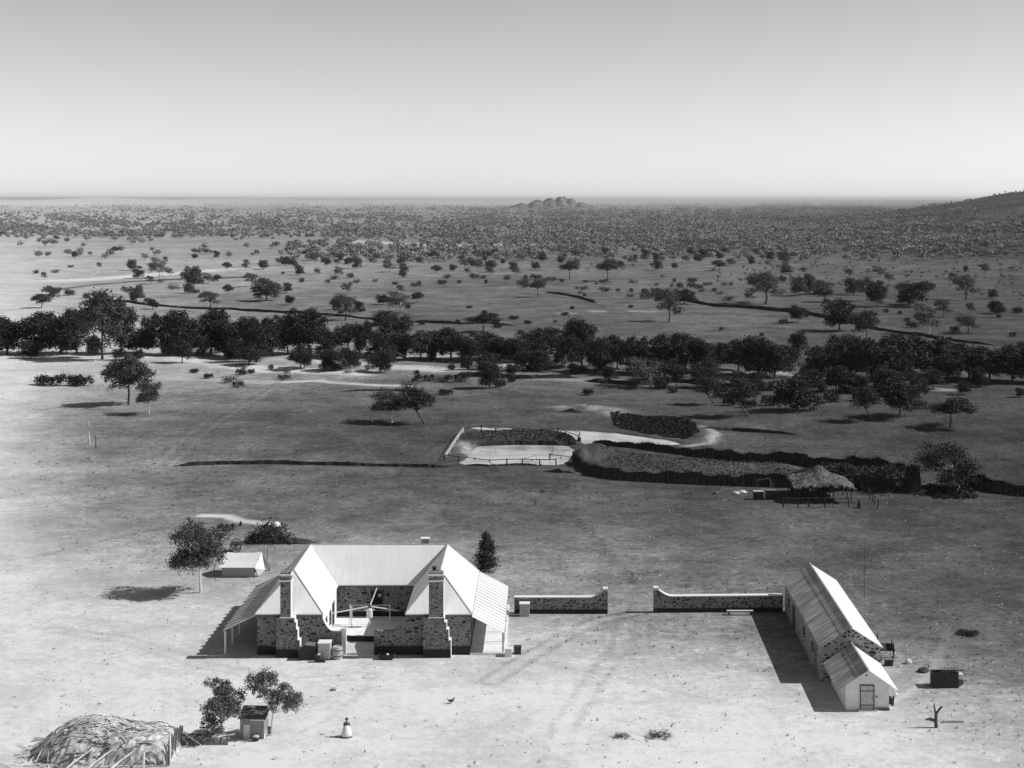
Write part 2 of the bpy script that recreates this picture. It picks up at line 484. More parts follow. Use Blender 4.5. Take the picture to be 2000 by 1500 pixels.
SAND = [
    (W([(0, 680), (150, 684), (260, 694), (360, 702), (450, 713), (520, 722), (620, 727), (700, 728)]), 5.0, 205),
    (W([(100, 672), (220, 674), (330, 682)]), 4.0, 200),
    (W([(560, 700), (640, 705), (760, 716), (870, 722)]), 4.5, 195),
    (W([(720, 684), (800, 690), (900, 700), (1000, 712)]), 4.5, 185),
    (W([(1000, 735), (1150, 742), (1280, 744), (1400, 748), (1600, 752)]), 3.0, 140),
    (W([(1380, 722), (1480, 726), (1600, 738), (1720, 750), (1850, 760)]), 2.6, 165),
    (W([(100, 550), (200, 545), (320, 535), (440, 527)]), 9.0, 215),
    (W([(560, 748), (620, 744), (700, 752), (800, 756)]), 1.6, 190),
    (W([(700, 470), (850, 480), (1000, 478)]), 25., 190),
    (W([(1090, 612), (1200, 606), (1330, 610)]), 2.0, 150),
    (W([(150, 750), (260, 740), (400, 742), (520, 748)]), 2.5, 175),
]
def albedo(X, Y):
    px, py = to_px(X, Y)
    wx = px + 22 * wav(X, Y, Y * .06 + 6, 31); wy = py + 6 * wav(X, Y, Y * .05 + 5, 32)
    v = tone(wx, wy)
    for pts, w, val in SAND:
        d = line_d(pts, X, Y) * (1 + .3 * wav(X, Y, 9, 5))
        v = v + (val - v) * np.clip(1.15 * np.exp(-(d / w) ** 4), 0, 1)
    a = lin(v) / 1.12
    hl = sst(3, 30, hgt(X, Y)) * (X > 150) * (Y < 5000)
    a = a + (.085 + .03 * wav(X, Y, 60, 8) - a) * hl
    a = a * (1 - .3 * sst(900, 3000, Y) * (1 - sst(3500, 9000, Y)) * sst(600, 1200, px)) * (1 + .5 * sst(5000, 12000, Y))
    for pts, w, g, off in TRACKS:
        d = line_d(pts, X, Y)
        if off: d = np.abs(d - off)
        a = a * (1 + (g - 1) * np.exp(-(d / w) ** 2))
    # ash patch behind the tent, wet margins and spoil of the ponds
    ash = W([(400, 1007), (440, 1008), (470, 1017), (520, 1022)])
    a = a + (.6 - a) * np.exp(-(line_d(ash, X, Y) / 1.0) ** 4)
    for pts, w in ((W([(905, 872), (915, 885)]), 1.6), (W([(1060, 800), (1090, 803)]), 2.0), (W([(1140, 800), (1190, 808), (1200, 815)]), 1.8),
                   (W([(1372, 840), (1398, 852), (1385, 866), (1340, 872)]), .9)):
        a = a + (.30 - a) * .8 * np.exp(-(line_d(pts, X, Y) / w) ** 2)
    return np.clip(a, .035, .64)

def axis_x():
    c = np.arange(-72, 72.01, .42)
    o = 72 + np.cumsum(np.geomspace(.5, 5500, 150))
    return np.concatenate([-o[::-1], c, o])
def axis_y():
    c = np.concatenate([np.linspace(-60, 96, 24)[:-1], np.arange(96, 300, .45)])
    return np.concatenate([c, 300 + np.cumsum(np.geomspace(.55, 4500, 260))])
AX, AY = axis_x(), axis_y()
AXL, AYL = AX.tolist(), AY.tolist()
GX, GY = np.meshgrid(AX, AY)
GZ = hgt(GX, GY)
def gz(x, y):                            # height of the ground sheet, read from its own grid
    x = np.asarray(x, float); y = np.asarray(y, float)
    i = np.clip(np.searchsorted(AX, x) - 1, 0, len(AX) - 2); j = np.clip(np.searchsorted(AY, y) - 1, 0, len(AY) - 2)
    u = (x - AX[i]) / (AX[i + 1] - AX[i]); v = (y - AY[j]) / (AY[j + 1] - AY[j])
    return (GZ[j, i] * (1 - u) + GZ[j, i + 1] * u) * (1 - v) + (GZ[j + 1, i] * (1 - u) + GZ[j + 1, i + 1] * u) * v
V = np.stack([GX.ravel(), GY.ravel(), GZ.ravel()], 1)
nx, ny = len(AX), len(AY)
I = np.arange(nx * ny).reshape(ny, nx)
Q = np.stack([I[:-1, :-1].ravel(), I[:-1, 1:].ravel(), I[1:, 1:].ravel(), I[1:, :-1].ravel()], 1)
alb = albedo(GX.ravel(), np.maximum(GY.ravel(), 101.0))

def ground_mat():
    m = bpy.data.materials.new('dry_ground'); m.use_nodes = True
    nt = m.node_tree; N, L = nt.nodes, nt.links
    b = N['Principled BSDF']; b.inputs['Roughness'].default_value = 1; b.inputs['Specular IOR Level'].default_value = 0.05
    at = N.new('ShaderNodeAttribute'); at.attribute_name = 'earth'
    tc = N.new('ShaderNodeTexCoord')
    def layer(scale, det, rough, lo, hi, f0, f1, prev):
        nz = N.new('ShaderNodeTexNoise'); nz.inputs['Scale'].default_value = scale; nz.inputs['Detail'].default_value = det
        nz.inputs['Roughness'].default_value = rough
        L.new(tc.outputs['Object'], nz.inputs['Vector'])
        mr = N.new('ShaderNodeMapRange'); mr.inputs['From Min'].default_value = f0; mr.inputs['From Max'].default_value = f1
        mr.inputs['To Min'].default_value = lo; mr.inputs['To Max'].default_value = hi
        L.new(nz.outputs[0], mr.inputs[0])
        mu = N.new('ShaderNodeMath'); mu.operation = 'MULTIPLY'
        L.new(prev, mu.inputs[0]); L.new(mr.outputs[0], mu.inputs[1])
        return mu.outputs[0], nz
    o, _ = layer(0.012, 6, .6, .78, 1.2, .35, .65, at.outputs['Fac'])
    o, _ = layer(0.08, 9, .7, .66, 1.34, .37, .63, o)
    o, _ = layer(0.4, 6, .7, .78, 1.22, .36, .64, o)
    o, n3 = layer(1.3, 9, .8, .55, 1.42, .34, .66, o)
    o, _ = layer(5.0, 5, .8, .72, 1.27, .32, .68, o)
    # pale flecks of dry tussock
    nz = N.new('ShaderNodeTexNoise'); nz.inputs['Scale'].default_value = 0.9; nz.inputs['Detail'].default_value = 9; nz.inputs['Roughness'].default_value = .75
    L.new(tc.outputs['Object'], nz.inputs['Vector'])
    mr = N.new('ShaderNodeMapRange'); mr.inputs['From Min'].default_value = .57; mr.inputs['From Max'].default_value = .66
    mr.inputs['To Min'].default_value = 1; mr.inputs['To Max'].default_value = 1.9
    L.new(nz.outputs[0], mr.inputs[0])
    mu = N.new('ShaderNodeMath'); mu.operation = 'MULTIPLY'; L.new(o, mu.inputs[0]); L.new(mr.outputs[0], mu.inputs[1])
    k_ = N.new('ShaderNodeMapRange'); k_.inputs['From Min'].default_value = .15; k_.inputs['From Max'].default_value = .5
    k_.inputs['To Min'].default_value = 0; k_.inputs['To Max'].default_value = .55
    L.new(at.outputs['Fac'], k_.inputs[0])
    mxx = N.new('ShaderNodeMix'); mxx.data_type = 'FLOAT'
    L.new(k_.outputs[0], mxx.inputs[0]); L.new(mu.outputs[0], mxx.inputs[2]); L.new(at.outputs['Fac'], mxx.inputs[3])
    mu = mxx
    mn = N.new('ShaderNodeMath'); mn.operation = 'MINIMUM'; mn.inputs[1].default_value = 0.68; L.new(mu.outputs[0], mn.inputs[0])
    cc = N.new('ShaderNodeCombineColor')
    for i in range(3): L.new(mn.outputs[0], cc.inputs[i])
    L.new(cc.outputs[0], b.inputs['Base Color'])
    bp = N.new('ShaderNodeBump'); bp.inputs['Strength'].default_value = .35; bp.inputs['Distance'].default_value = .12
    L.new(n3.outputs[0], bp.inputs['Height']); L.new(bp.outputs[0], b.inputs['Normal'])
    return m
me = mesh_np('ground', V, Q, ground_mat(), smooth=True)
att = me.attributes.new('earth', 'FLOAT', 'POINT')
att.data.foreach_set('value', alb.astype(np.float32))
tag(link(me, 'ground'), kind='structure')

def water_mat():
    m = bpy.data.materials.new('muddy_sky_water'); m.use_nodes = True
    nt = m.node_tree; N, L = nt.nodes, nt.links
    b = N['Principled BSDF']; b.inputs['Base Color'].default_value = (.56, .56, .56, 1)
    b.inputs['Roughness'].default_value = .06; b.inputs['IOR'].default_value = 1.6
    b.inputs['Specular IOR Level'].default_value = 1.0
    tc = N.new('ShaderNodeTexCoord'); nz = N.new('ShaderNodeTexNoise'); nz.inputs['Scale'].default_value = 2.5
    n0 = N.new('ShaderNodeTexNoise'); n0.inputs['Scale'].default_value = .22; n0.inputs['Detail'].default_value = 6
    L.new(tc.outputs['Object'], n0.inputs['Vector'])
    m0 = N.new('ShaderNodeMapRange'); m0.inputs['From Min'].default_value = .35; m0.inputs['From Max'].default_value = .62
    m0.inputs['To Min'].default_value = .34; m0.inputs['To Max'].default_value = .64  # pale mud tones, lifted to stand in for sky reflection
    L.new(n0.outputs[0], m0.inputs[0]); c0 = N.new('ShaderNodeCombineColor')
    for i in range(3): L.new(m0.outputs[0], c0.inputs[i])
    L.new(c0.outputs[0], b.inputs['Base Color'])
    L.new(tc.outputs['Object'], nz.inputs['Vector'])
    bp = N.new('ShaderNodeBump'); bp.inputs['Strength'].default_value = .06; bp.inputs['Distance'].default_value = .05
    L.new(nz.outputs[0], bp.inputs['Height']); L.new(bp.outputs[0], b.inputs['Normal'])
    return m
M['water'] = water_mat()
for P in PONDS:
    cx = sum(p[0] for p in P) / len(P); cy = sum(p[1] for p in P) / len(P)
    pts = []
    for p in P:
        d = Vector((p[0] - cx, p[1] - cy)); d = d * (1 + 1.2 / max(d.length, 1)); pts.append((cx + d.x, cy + d.y))
    MB().prism_z(pts, -0.75, -0.22).build('pond_water', M['water'])['kind'] = 'structure'

# ------------------------------------------------------------------ distant rocky knoll
def knoll():
    xs = np.arange(-330, 420, 5.0); ys = np.arange(5850, 6350, 9.0)
    kx, ky = np.meshgrid(xs, ys); z = np.zeros(kx.shape)
    for x, h_, w_ in ((72, 41, 38), (86, 46, 17), (60, 42, 18), (30, 39, 44), (-20, 33, 45), (-80, 20, 50), (112, 38, 34), (150, 24, 45)):
        z = np.maximum(z, h_ * np.exp(-((kx - x) / w_) ** 2 - ((ky - 6100) / (w_ * 1.6)) ** 2)) + .04 * h_ * np.exp(-((kx - x) / w_) ** 2 - ((ky - 6100) / (w_ * 1.6)) ** 2)
    r = np.random.RandomState(4)
    z = z * (1 + .08 * wav(kx, ky, 26, 61) + .07 * wav(kx, ky, 11, 62)) * 1.06 + r.uniform(-1.0, 1.0, z.shape) * (z > 4) - 3
    n, m = kx.shape; I = np.arange(n * m).reshape(n, m)
    q = np.stack([I[:-1, :-1].ravel(), I[:-1, 1:].ravel(), I[1:, 1:].ravel(), I[1:, :-1].ravel()], 1)
    me = mesh_np('rocky_knoll', np.stack([kx.ravel(), ky.ravel(), z.ravel()], 1), q, mat('knoll_rock', .15, var=.7, scale=.05, detail=8))
    link(me, 'rocky_knoll')['kind'] = 'structure'
knoll()

# ------------------------------------------------------------------ earth banks with a steep face towards the camera
def bank(pts_px, hh, back, name='creek_bank', m='scrub', seed=1, step=1.2, lean=0.25):
    r = random.Random(seed)
    pts = [G(x, y) for x, y in pts_px]
    out = []
    for a, b in zip(pts[:-1], pts[1:]):
        n = max(1, int((b - a).length / step))
        for i in range(n): out.append(a.lerp(b, i / n))
    out.append(pts[-1])
    vs = []; fs = []
    L = len(out)
    for i, p in enumerate(out):
        e = min(1, i / 4, (L - 1 - i) / 4)
        e = max(.02, e) * (0.9 + 0.2 * r.random()) * (1 + .14 * math.sin(i * .09 + seed) + .08 * math.sin(i * .37 + 2 * seed))
        j = r.uniform(-.1, .1)
        zz = lambda dx, dy: hz(p.x + dx, p.y + dy)
        vs += [(p.x, p.y + j, zz(0, j) - .3), (p.x + r.uniform(-.2, .2), p.y + j + lean, zz(0, j) + hh * e),
               (p.x, p.y + back * .3 + j, zz(0, back * .3) + hh * e * .9), (p.x, p.y + back, zz(0, back) - .15)]
    for i in range(L - 1):
        for k in range(3):
            a = i * 4 + k; fs.append((a, a + 4, a + 5, a + 1))
    mb = MB(); mb.add(vs, fs)
    o = mb.build(name, M[m]); o['kind'] = 'structure'
    return o
bank([(215, 588), (330, 600), (400, 604), (450, 605), (560, 612), (640, 616), (700, 622), (765, 627)], .75, 3, seed=1)
bank([(800, 629), (900, 634), (960, 633), (1010, 637)], .7, 5, seed=2)
bank([(1340, 589), (1370, 594), (1420, 600), (1500, 606), (1580, 615), (1620, 622)], 1.15, 4, seed=3)
bank([(1620, 622), (1660, 630), (1720, 646), (1800, 656), (1870, 668), (1950, 676)], .7, 4, seed=4)
bank([(1062, 571), (1100, 576), (1130, 582), (1166, 592)], .8, 4, seed=5)
bank([(335, 912), (420, 908), (520, 907), (620, 909), (760, 912), (860, 914), (890, 912)], .5, 1.6, name='low_bank', seed=6, step=.6)
bank([(660, 766), (760, 764), (830, 766)], .35, 2, name='low_bank', seed=7, step=.8)
bank([(1370, 838), (1430, 842), (1500, 846), (1560, 850)], .5, 2, name='low_bank', seed=8, step=.6)
bank([(1060, 922), (1090, 924), (1125, 925)], .55, 1.4, name='low_bank', seed=9, step=.5)  # dark ribbon put in for the shadow of a ditch
bank([(905, 909), (960, 911), (1020, 909), (1062, 911)], .3, .9, name='low_bank', seed=10, step=.4)
bank([(930, 868.5), (1000, 867.5), (1050, 867.5), (1108, 868)], .75, 1.8, name='low_bank', seed=11, step=.4)
bank([(1090, 806), (1140, 806)], .7, 1.5, name='low_bank', seed=12, step=.5)
bank([(1140, 745), (1220, 752), (1330, 748), (1420, 755), (1520, 765)], .8, 3, name='low_bank', seed=13, step=.8)
bank([(880, 735), (960, 738), (1040, 740), (1130, 738)], .9, 3, name='low_bank', seed=14, step=.8)
bank([(100, 570), (180, 558), (300, 549), (430, 545), (520, 541)], .7, 5, name='low_bank', m='bank', seed=15, step=2)

# ------------------------------------------------------------------ homestead
XL, XLi, XRi, XR = -23.8, -18.45, -11.3, -6.05
YF, YB, YR, YA, YE = 128.0, 137.9, 142.4, 130.45, 140.0
EZ, RZ = 3.45, 6.5
XrL, XrR = -21.13, -8.68
hs = empty('homestead', (-15, 135, 0), 'rubble stone homestead with white hipped iron roof around a front courtyard', 'house')
ho = Vector((-15, 135, 0))
def HB(): return MB()
def hbuild(mb, name, m, parent=None, **k):
    p = hs if parent is None else parent
    mb.v = [(x + 15, y - 135, z) for x, y, z in mb.v]
    return mb.build(name, m, p, **k)
t = .5
w = MB()
w.box(XL, XLi, YF, YF + t, 0, EZ - .02).box(XL, XL + t, YF + t, YR, 0, EZ - .02)
hbuild(w, 'wall', M['stone'])
hbuild(MB().box(XLi - t, XLi, YF + t, YB, 0, EZ - .02), 'wall', M['lime'])['label'] = 'limewashed courtyard wall of the left wing'
w = MB().box(XLi, XRi, YB, YB + t, 0, EZ + .0)
hbuild(w, 'wall', M['stone_b'])['label'] = 'stone courtyard wall of the rear range'
w = MB().box(XL + t, XR - t, YR - t, YR, 0, EZ - .02)
hbuild(w, 'wall', M['stone'])
w = MB().box(XRi, XR, YF, YF + t, 0, EZ - .02).box(XR - t, XR, YF + t, YR, 0, EZ - .02).box(XRi, XRi + t, YF + t, YB, 0, EZ - .02)
hbuild(w, 'wall', M['stone'])
# low courtyard walls with a swept top
def swept(x0, x1, z_lo, z_hi, flip):
    n = 10; pts = []
    for i in range(n + 1):
        u = i / n; z = z_lo + (z_hi - z_lo) * (1 - min(1, u * 1.6)) ** 2.2
        pts.append((x0 + (x1 - x0) * u, z))
    return pts
top = swept(XLi + .003, -16.75, 1.95, EZ - .15, False)
poly = [(XLi + .003, 0)] + [(-16.75, 0)] + list(reversed(top))
lw = hbuild(MB().prism_y(poly, YF - .002, YF + .45), 'courtyard_wall', M['stone'])
lw['label'] = 'low swept stone wall left of the courtyard opening'
hbuild(MB().box(-16.749, -16.4, YF - .06, YF + .5, 0, 2.15), 'gate_pier', M['lime_d'])
cap = MB()
for (xa, za), (xb, zb) in zip(top[:-1], top[1:]):
    cap.shell([(xa, YF - .04, za + .06), (xb, YF - .04, zb + .06), (xb, YF + .5, zb + .06), (xa, YF + .5, za + .06)], [(0, 1, 2, 3)], .055)
hbuild(cap, 'coping', M['lime'])
top = [(XRi - .003 - (a - XLi), z) for a, z in swept(XLi, -16.0, 1.95, EZ - .15, False)]
poly = [(XRi - .003, 0)] + top + [(-13.75, 0)]
rw = hbuild(MB().prism_y(poly, YF - .002, YF + .45), 'courtyard_wall', M['stone'])
rw['label'] = 'low swept stone wall right of the courtyard opening'
hbuild(MB().box(-14.05, -13.751, YF - .06, YF + .5, 0, 2.1), 'gate_pier', M['stone'])
# roof
OX, OF = .16, .16
rv = [(XL - OX, YF - OF, EZ), (XLi + OX, YF - OF, EZ), (XrL, YA, RZ), (XrL, YE, RZ), (XL - OX, YR + OX, EZ), (XLi + OX, YB - OX - .3, EZ),
      (XRi - OX, YF - OF, EZ), (XR + OX, YF - OF, EZ), (XrR, YA, RZ), (XrR, YE, RZ), (XR + OX, YR + OX, EZ), (XRi - OX, YB - OX - .3, EZ)]
rf_x = [(0, 1, 2), (6, 7, 8), (5, 11, 9, 3), (10, 4, 3, 9)]
rf_y = [(0, 2, 3, 4), (1, 5, 3, 2), (6, 8, 9, 11), (7, 10, 9, 8)]
mb = MB().shell(rv, rf_x + rf_y, .09)
mb.v = [(x + 15, y - 135, z) for x, y, z in mb.v]
ro = mb.build('roof', M['roof'], hs)
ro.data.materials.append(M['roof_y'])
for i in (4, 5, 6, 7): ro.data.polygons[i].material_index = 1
sm = MB()
def cap_line(a, b, r=.05):
    a = Vector(a); b = Vector(b); sm.tube(a, b, r, r, 6)
V_ = [Vector(v) for v in rv]
for a, b in ((0, 2), (1, 2), (2, 3), (3, 4), (3, 5), (6, 8), (7, 8), (8, 9), (9, 10), (9, 11), (3, 9)):
    cap_line(V_[a], V_[b])
hbuild(sm, 'ridge_cap', mat('ridge_capping', .42, var=.2), ro)
for a, b in ((0, 1), (6, 7)):
    hbuild(MB().box(V_[a].x + .03, V_[b].x - .03, YF - .05, YF - .003, EZ - .34, EZ - .1), 'eave_board', M['fascia'])
hbuild(MB().box(V_[5].x + .03, V_[11].x - .03, YB - .08, YB - .003, EZ - .28, EZ - .1), 'eave_board', M['fascia'])
hbuild(MB().box(-9.45, -9.15, 131.6, 132.1, 5.75, 6.35).box(-9.5, -9.1, 131.55, 132.15, 6.351, 6.4), 'roof_vent', M['wood_d'], ro)

# chimneys
def chimney(x0, x1, bx0, bx1, steps, zt):
    yf = YF - .95
    c = hbuild(MB().box(x0, x1, yf + .05, yf + .80, 3.3, zt - .75), 'chimney', M['stone'])
    br = MB()
    zs = [0, 1.45, 2.35, 2.95, 3.3]
    for i in range(4):
        br.box(bx0 + .02 * i, steps[i], yf, YF - .003, zs[i] + (0.001 if i else 0), zs[i + 1])
    hbuild(br, 'chimney_breast', M['stone'], c)
    sd_ = MB()
    for i in range(4):
        sd_.box(steps[i] + .001, steps[i] + .03, yf + .01, YF - .01, zs[i] + .02, zs[i + 1])
        if i < 3: sd_.box(steps[i + 1] - .02, steps[i] + .03, yf + .01, YF - .01, zs[i + 1] + .002, zs[i + 1] + .03)
    sd_.box(x1 + .001, x1 + .02, yf + .06, yf + .79, 3.33, zt - .76)
    sd_.box(x0 - .05, steps[3] + .03, yf - .03, YF - .01, 3.301, 3.36)
    hbuild(sd_, 'render', M['lime'], c)  # white sheets paint the sunlit right sides and ledges
    hbuild(MB().box(x0 - .07, x1 + .07, yf - .02, yf + .87, zt - .75, zt - .62)
           .box(x0 - .02, x1 + .02, yf + .03, yf + .82, zt - .62, zt - .28)
           .box(x0 - .07, x1 + .07, yf - .02, yf + .87, zt - .28, zt - .14), 'chimney_band', M['lime'], c)
    hbuild(MB().box(x0 - .03, x1 + .03, yf + .02, yf + .83, zt - .619, zt - .281).box(x0 + .03, x1 - .03, yf + .08, yf + .77, zt - .139, zt),
           'chimney_top', M['stone'], c)
    return c
chimney(-21.72, -20.86, -22.05, -20.1, [-20.12, -20.3, -20.42, -20.55], 7.05)
chimney(-9.42, -8.22, -9.9, -7.6, [-7.62, -7.8, -7.98, -8.15], 7.05)
c = hbuild(MB().box(-11.1, -10.45, 140.6, 141.2, 5.5, 6.85), 'chimney', M['stone'])
c['label'] = 'small chimney behind the rear ridge'
hbuild(MB().box(-11.17, -10.38, 140.53, 141.27, 6.851, 6.9), 'chimney_band', M['lime'], c)

# doors and windows
def window_y(x, y, w_, z0, z1, nm='window'):     # in a wall that faces the camera
    f = hbuild(MB().box(x - w_ / 2 - .06, x + w_ / 2 + .06, y - .07, y - .003, z0 - .06, z1 + .06), nm, M['wood_d'])
    return f
d = hbuild(MB().box(-15.35, -14.45, YB - .035, YB - .003, .5, 2.72), 'door', M['black']); 
hbuild(MB().box(-15.43, -15.351, YB - .08, YB - .003, .5, 2.8).box(-14.449, -14.37, YB - .08, YB - .003, .5, 2.8).box(-15.35, -14.45, YB - .08, YB - .036, 2.721, 2.8), 'door_frame', M['wood_d'], d)
hbuild(MB().box(-14.78, -14.5, YB - .06, YB - .036, 2.25, 2.55), 'door_pane', M['tin'], d)
def open_x(y, w_, z0, z1, nm):                    # opening in the left wing's courtyard wall
    x = XLi
    o = hbuild(MB().box(x + .003, x + .02, y - w_ / 2, y + w_ / 2, z0, z1), nm, M['black'])
    hbuild(MB().box(x + .021, x + .07, y - w_ / 2 - .07, y - w_ / 2, z0, z1 + .07).box(x + .021, x + .07, y + w_ / 2, y + w_ / 2 + .07, z0, z1 + .07)
           .box(x + .021, x + .07, y - w_ / 2, y + w_ / 2, z1, z1 + .07), 'frame', M['wood_m'], o)
    return o
open_x(135.1, 1.0, .42, 2.45, 'door'); open_x(133.2, .7, 1.0, 2.2, 'window'); open_x(130.6, .9, 1.0, 2.3, 'window')
def open_xr(x, y, w_, z0, z1, nm):
    return hbuild(MB().box(x + .003, x + .04, y - w_ / 2, y + w_ / 2, z0, z1), nm, M['wood_d'])
for y, z0, z1, nm in ((130.6, .2, 2.1, 'door'), (133.6, 1, 2.1, 'window'), (136.6, .2, 2.1, 'door'), (139.6, 1, 2.1, 'window')):
    open_xr(XR, y, .9, z0, z1, nm)
# verandahs
def verandah(side):
    s = -1 if side == 'left' else 1
    xa = (XL - .17) if s < 0 else (XR + .17)
    xb = -26.62 if s < 0 else -3.2
    y0, y1 = 127.95, 143.4
    za, zb = 3.2, (1.93 if s < 0 else 1.82)
    n = 14
    slabs = [MB(), MB()]
    if s < 0:
        for i in range(n):
            a = y0 + (y1 - y0) * i / n; b = y0 + (y1 - y0) * (i + 1) / n
            mid = a + (b - a) * .5
            # every sheet laps over the next, its near edge lifted
            slabs[0].shell([(xb, a, zb + .02), (xb, b, zb + .02), (xa, b, za + .02), (xa, a, za + .02)], [(0, 3, 2, 1)], .03)
            e1 = .04 * (i % 3)
            slabs[1].shell([(xb - .03 - e1, a + .1, zb + .13), (xb - .03 - e1, mid + .08, zb + .07), (xa, mid + .08, za + .06), (xa, a + .1, za + .10)], [(0, 3, 2, 1)], .045)
            slabs[1].shell([(xb - .03 - e1, a + .1, zb + .08), (xb - .03 - e1, a + .13, zb + .08), (xa, a + .13, za + .05), (xa, a + .1, za + .05)], [(0, 3, 2, 1)], .056)
        ro_ = hbuild(slabs[0], 'verandah_roof', M['ver_d'])
        hbuild(slabs[1], 'lapped_sheet', M['ver'], ro_)
    else:
        vs = []; fs = []
        k = 60
        for i in range(k + 1):
            y = y0 + (y1 - y0) * i / k
            e = .03 * abs(math.sin(i * math.pi / 4))
            vs += [(xa, y, za + e), (xb, y, zb + e)]
        for i in range(k): fs.append((2 * i, 2 * i + 1, 2 * i + 3, 2 * i + 2))
        ro_ = hbuild(MB().shell(vs, fs, .03), 'verandah_roof', M['ver'])
        sm_ = MB()
        for i in range(0, 16):
            y = y0 + .6 + i * .95
            sm_.shell([(xa, y, za + .045), (xb, y, zb + .045), (xb, y + .05, zb + .045), (xa, y + .05, za + .045)], [(0, 1, 2, 3)], .02)
        hbuild(sm_, 'sheet_lap', M['wood_m'], ro_)
    for i in range(6):
        y = y0 + .25 + i * (y1 - y0 - .5) / 5
        xp = xb - s * .12
        z0 = .16 if s > 0 else 0
        hbuild(MB().box(xp - .07, xp + .07, y - .07, y + .07, z0, zb), 'verandah_post', M['white'] if s < 0 else M['wood_p'])
    pl = MB().box(xb - s * .12 - .05, xb - s * .12 + .05, y0 + .35, y1 - .35, zb - .12, zb - .02)
    hbuild(pl, 'verandah_beam', M['wood_m'])
verandah('left'); verandah('right')
fl = MB()
for i in range(11):
    a = 127.9 + i * 1.4
    fl.box(XR + .003, -3.1, a, a + 1.36, 0, .16 - .004 * (i % 2))
hbuild(fl, 'verandah_floor', M['paving'])
# raised courtyard terrace
tr = [(XLi + .003, YB - .003), (XLi + .003, 133.2), (-17.6, 132.4), (-17.0, 132.0), (-15.9, 131.8), (XRi - .003, 131.8), (XRi - .003, YB - .003)]
tb = MB().prism_z(tr, 0, .5)
hbuild(tb, 'terrace', M['paving'])
hbuild(MB().prism_z([(XLi + .02, 133.15), (-17.62, 132.37), (-17.02, 131.96), (-15.92, 131.76), (XRi - .02, 131.76), (XRi - .02, 131.797), (-15.9, 131.797), (-17.0, 131.997), (-17.6, 132.397), (XLi + .02, 133.19)], 0, .47), 'terrace_face_shade', M['scrub'])  # thin dark sheet paints the shade on the terrace front

# three armed wind pump
wp = empty('wind_pump', (-15.15, 134.5, .5), 'small wind pump with three long pale arms in the homestead courtyard', 'wind pump')
MB().tube((0, 0, 0), (0, 0, 1.85), .09, .07, 8).build('mast', M['white'], wp)
MB().lathe([(.27, .85), (.27, 1.5), (.2, 1.62)], 12).build('barrel', M['white'], wp)
MB().box(-.42, .42, -.1, .1, 1.45, 1.56).box(-.28, -.2, -.08, .08, .8, 1.45).build('cross_piece', M['white'], wp)
MB().tube((0, -.12, 1.8), (0, .12, 1.8), .12, .12, 8).build('hub', M['iron'], wp)
for e in ((-3.3, -.2, 1.25), (2.5, .1, 1.4), (.55, .7, 3.25)):
    MB().tube((0, 0, 1.8), e, .065, .05, 6).build('arm', M['white'], wp)
fr = empty('clothes_frame', (-15.2, 135.2, .5), 'pale post and rail frame standing around the wind pump', 'frame')
for x, dy in ((-1.75, 0), (-1.55, -.5), (1.75, 0)):
    MB().tube((x, dy, 0), (x, dy, 1.75), .05, .04, 6).build('post', M['white'], fr)
for z in (1.25, 1.7):
    MB().tube((-1.75, .06, z), (1.75, .06, z), .02, .02, 5).build('rail', M['wood_p'], fr)

# tank, barrel and crates in front of the left wing
tk = empty('water_tank', (-18.0, 126.9, 0), 'square pale iron tank in front of the low courtyard wall', 'tank')
MB().box(-.5, .5, -.5, .5, .12, 1.35).build('tank_body', M['tin'], tk, bevel=.03)
MB().box(-.53, .53, -.53, .53, 1.351, 1.43).build('lid', M['lime'], tk)
for ya in (-.5, .38): MB().box(-.5, .5, ya, ya + .12, 0, .119).build('bearer', M['wood_d'], tk)
bl = empty('barrel', (-16.95, 126.9, 0), 'round pale barrel between square tank and courtyard opening', 'barrel')
MB().lathe([(.4, 0), (.46, .3), (.46, .75), (.4, 1.02), (.36, 1.02), (.36, .97)], 18).build('staves', M['tin'], bl, smooth=False)
MB().lathe([(.475, .26), (.475, .33)], 18).build('hoop', M['iron'], bl)
MB().lathe([(.475, .72), (.475, .79)], 18).build('hoop', M['iron'], bl)
db = empty('dark_bin', (-19.35, 126.8, 0), 'dark timber bin with sloping lid left of the square tank', 'bin')
MB().prism_y([(-.75, 0), (.7, 0), (.7, 1.15), (-.2, 1.25), (-.75, .85)], -.45, .45).build('bin_body', M['wood_d'], db)
MB().shell([(-.8, -.5, .86), (-.2, -.5, 1.3), (-.2, .5, 1.3), (-.8, .5, .86)], [(0, 1, 2, 3)], .04).build('lid', M['wood_m'], db)
MB().shell([(-.2, -.5, 1.3), (.75, -.5, 1.2), (.75, .5, 1.2), (-.2, .5, 1.3)], [(0, 1, 2, 3)], .04).build('lid', M['wood_m'], db)
st = empty('step_box', (-18.35, 126.0, 0), 'small dark stepped box on the ground before the square tank', 'box')
MB().box(-.35, .1, -.2, .2, 0, .55).box(.101, .5, -.2, .2, 0, .28).build('box_body', M['wood_d'], st)
MB().box(-.12, .08, -.1, .1, .551, .66).build('jar', M['white'], st)
tg = empty('trough', (-12.9, 126.7, 0), 'low black trough against the wall left of the wide chimney', 'trough')
MB().box(-.65, .65, -.25, .25, .12, .16).box(-.65, .65, -.25, -.21, .161, .42).box(-.65, .65, .21, .25, .161, .42).box(-.65, -.61, -.209, .209, .161, .42).box(.61, .65, -.209, .209, .161, .42).build('basin', M['wood_d'], tg)
for xa in (-.5, .42): MB().box(xa, xa + .08, -.2, .2, 0, .119).build('foot', M['wood_d'], tg)
MB().lathe([(.1, .2), (.12, .44), (.05, .48)], 10, (.1, 0, 0)).build('ladle', M['white'], tg)
wb = empty('whitewashed_box', (-2.85, 127.6, 0), 'small whitewashed box outside the right verandah post', 'box')
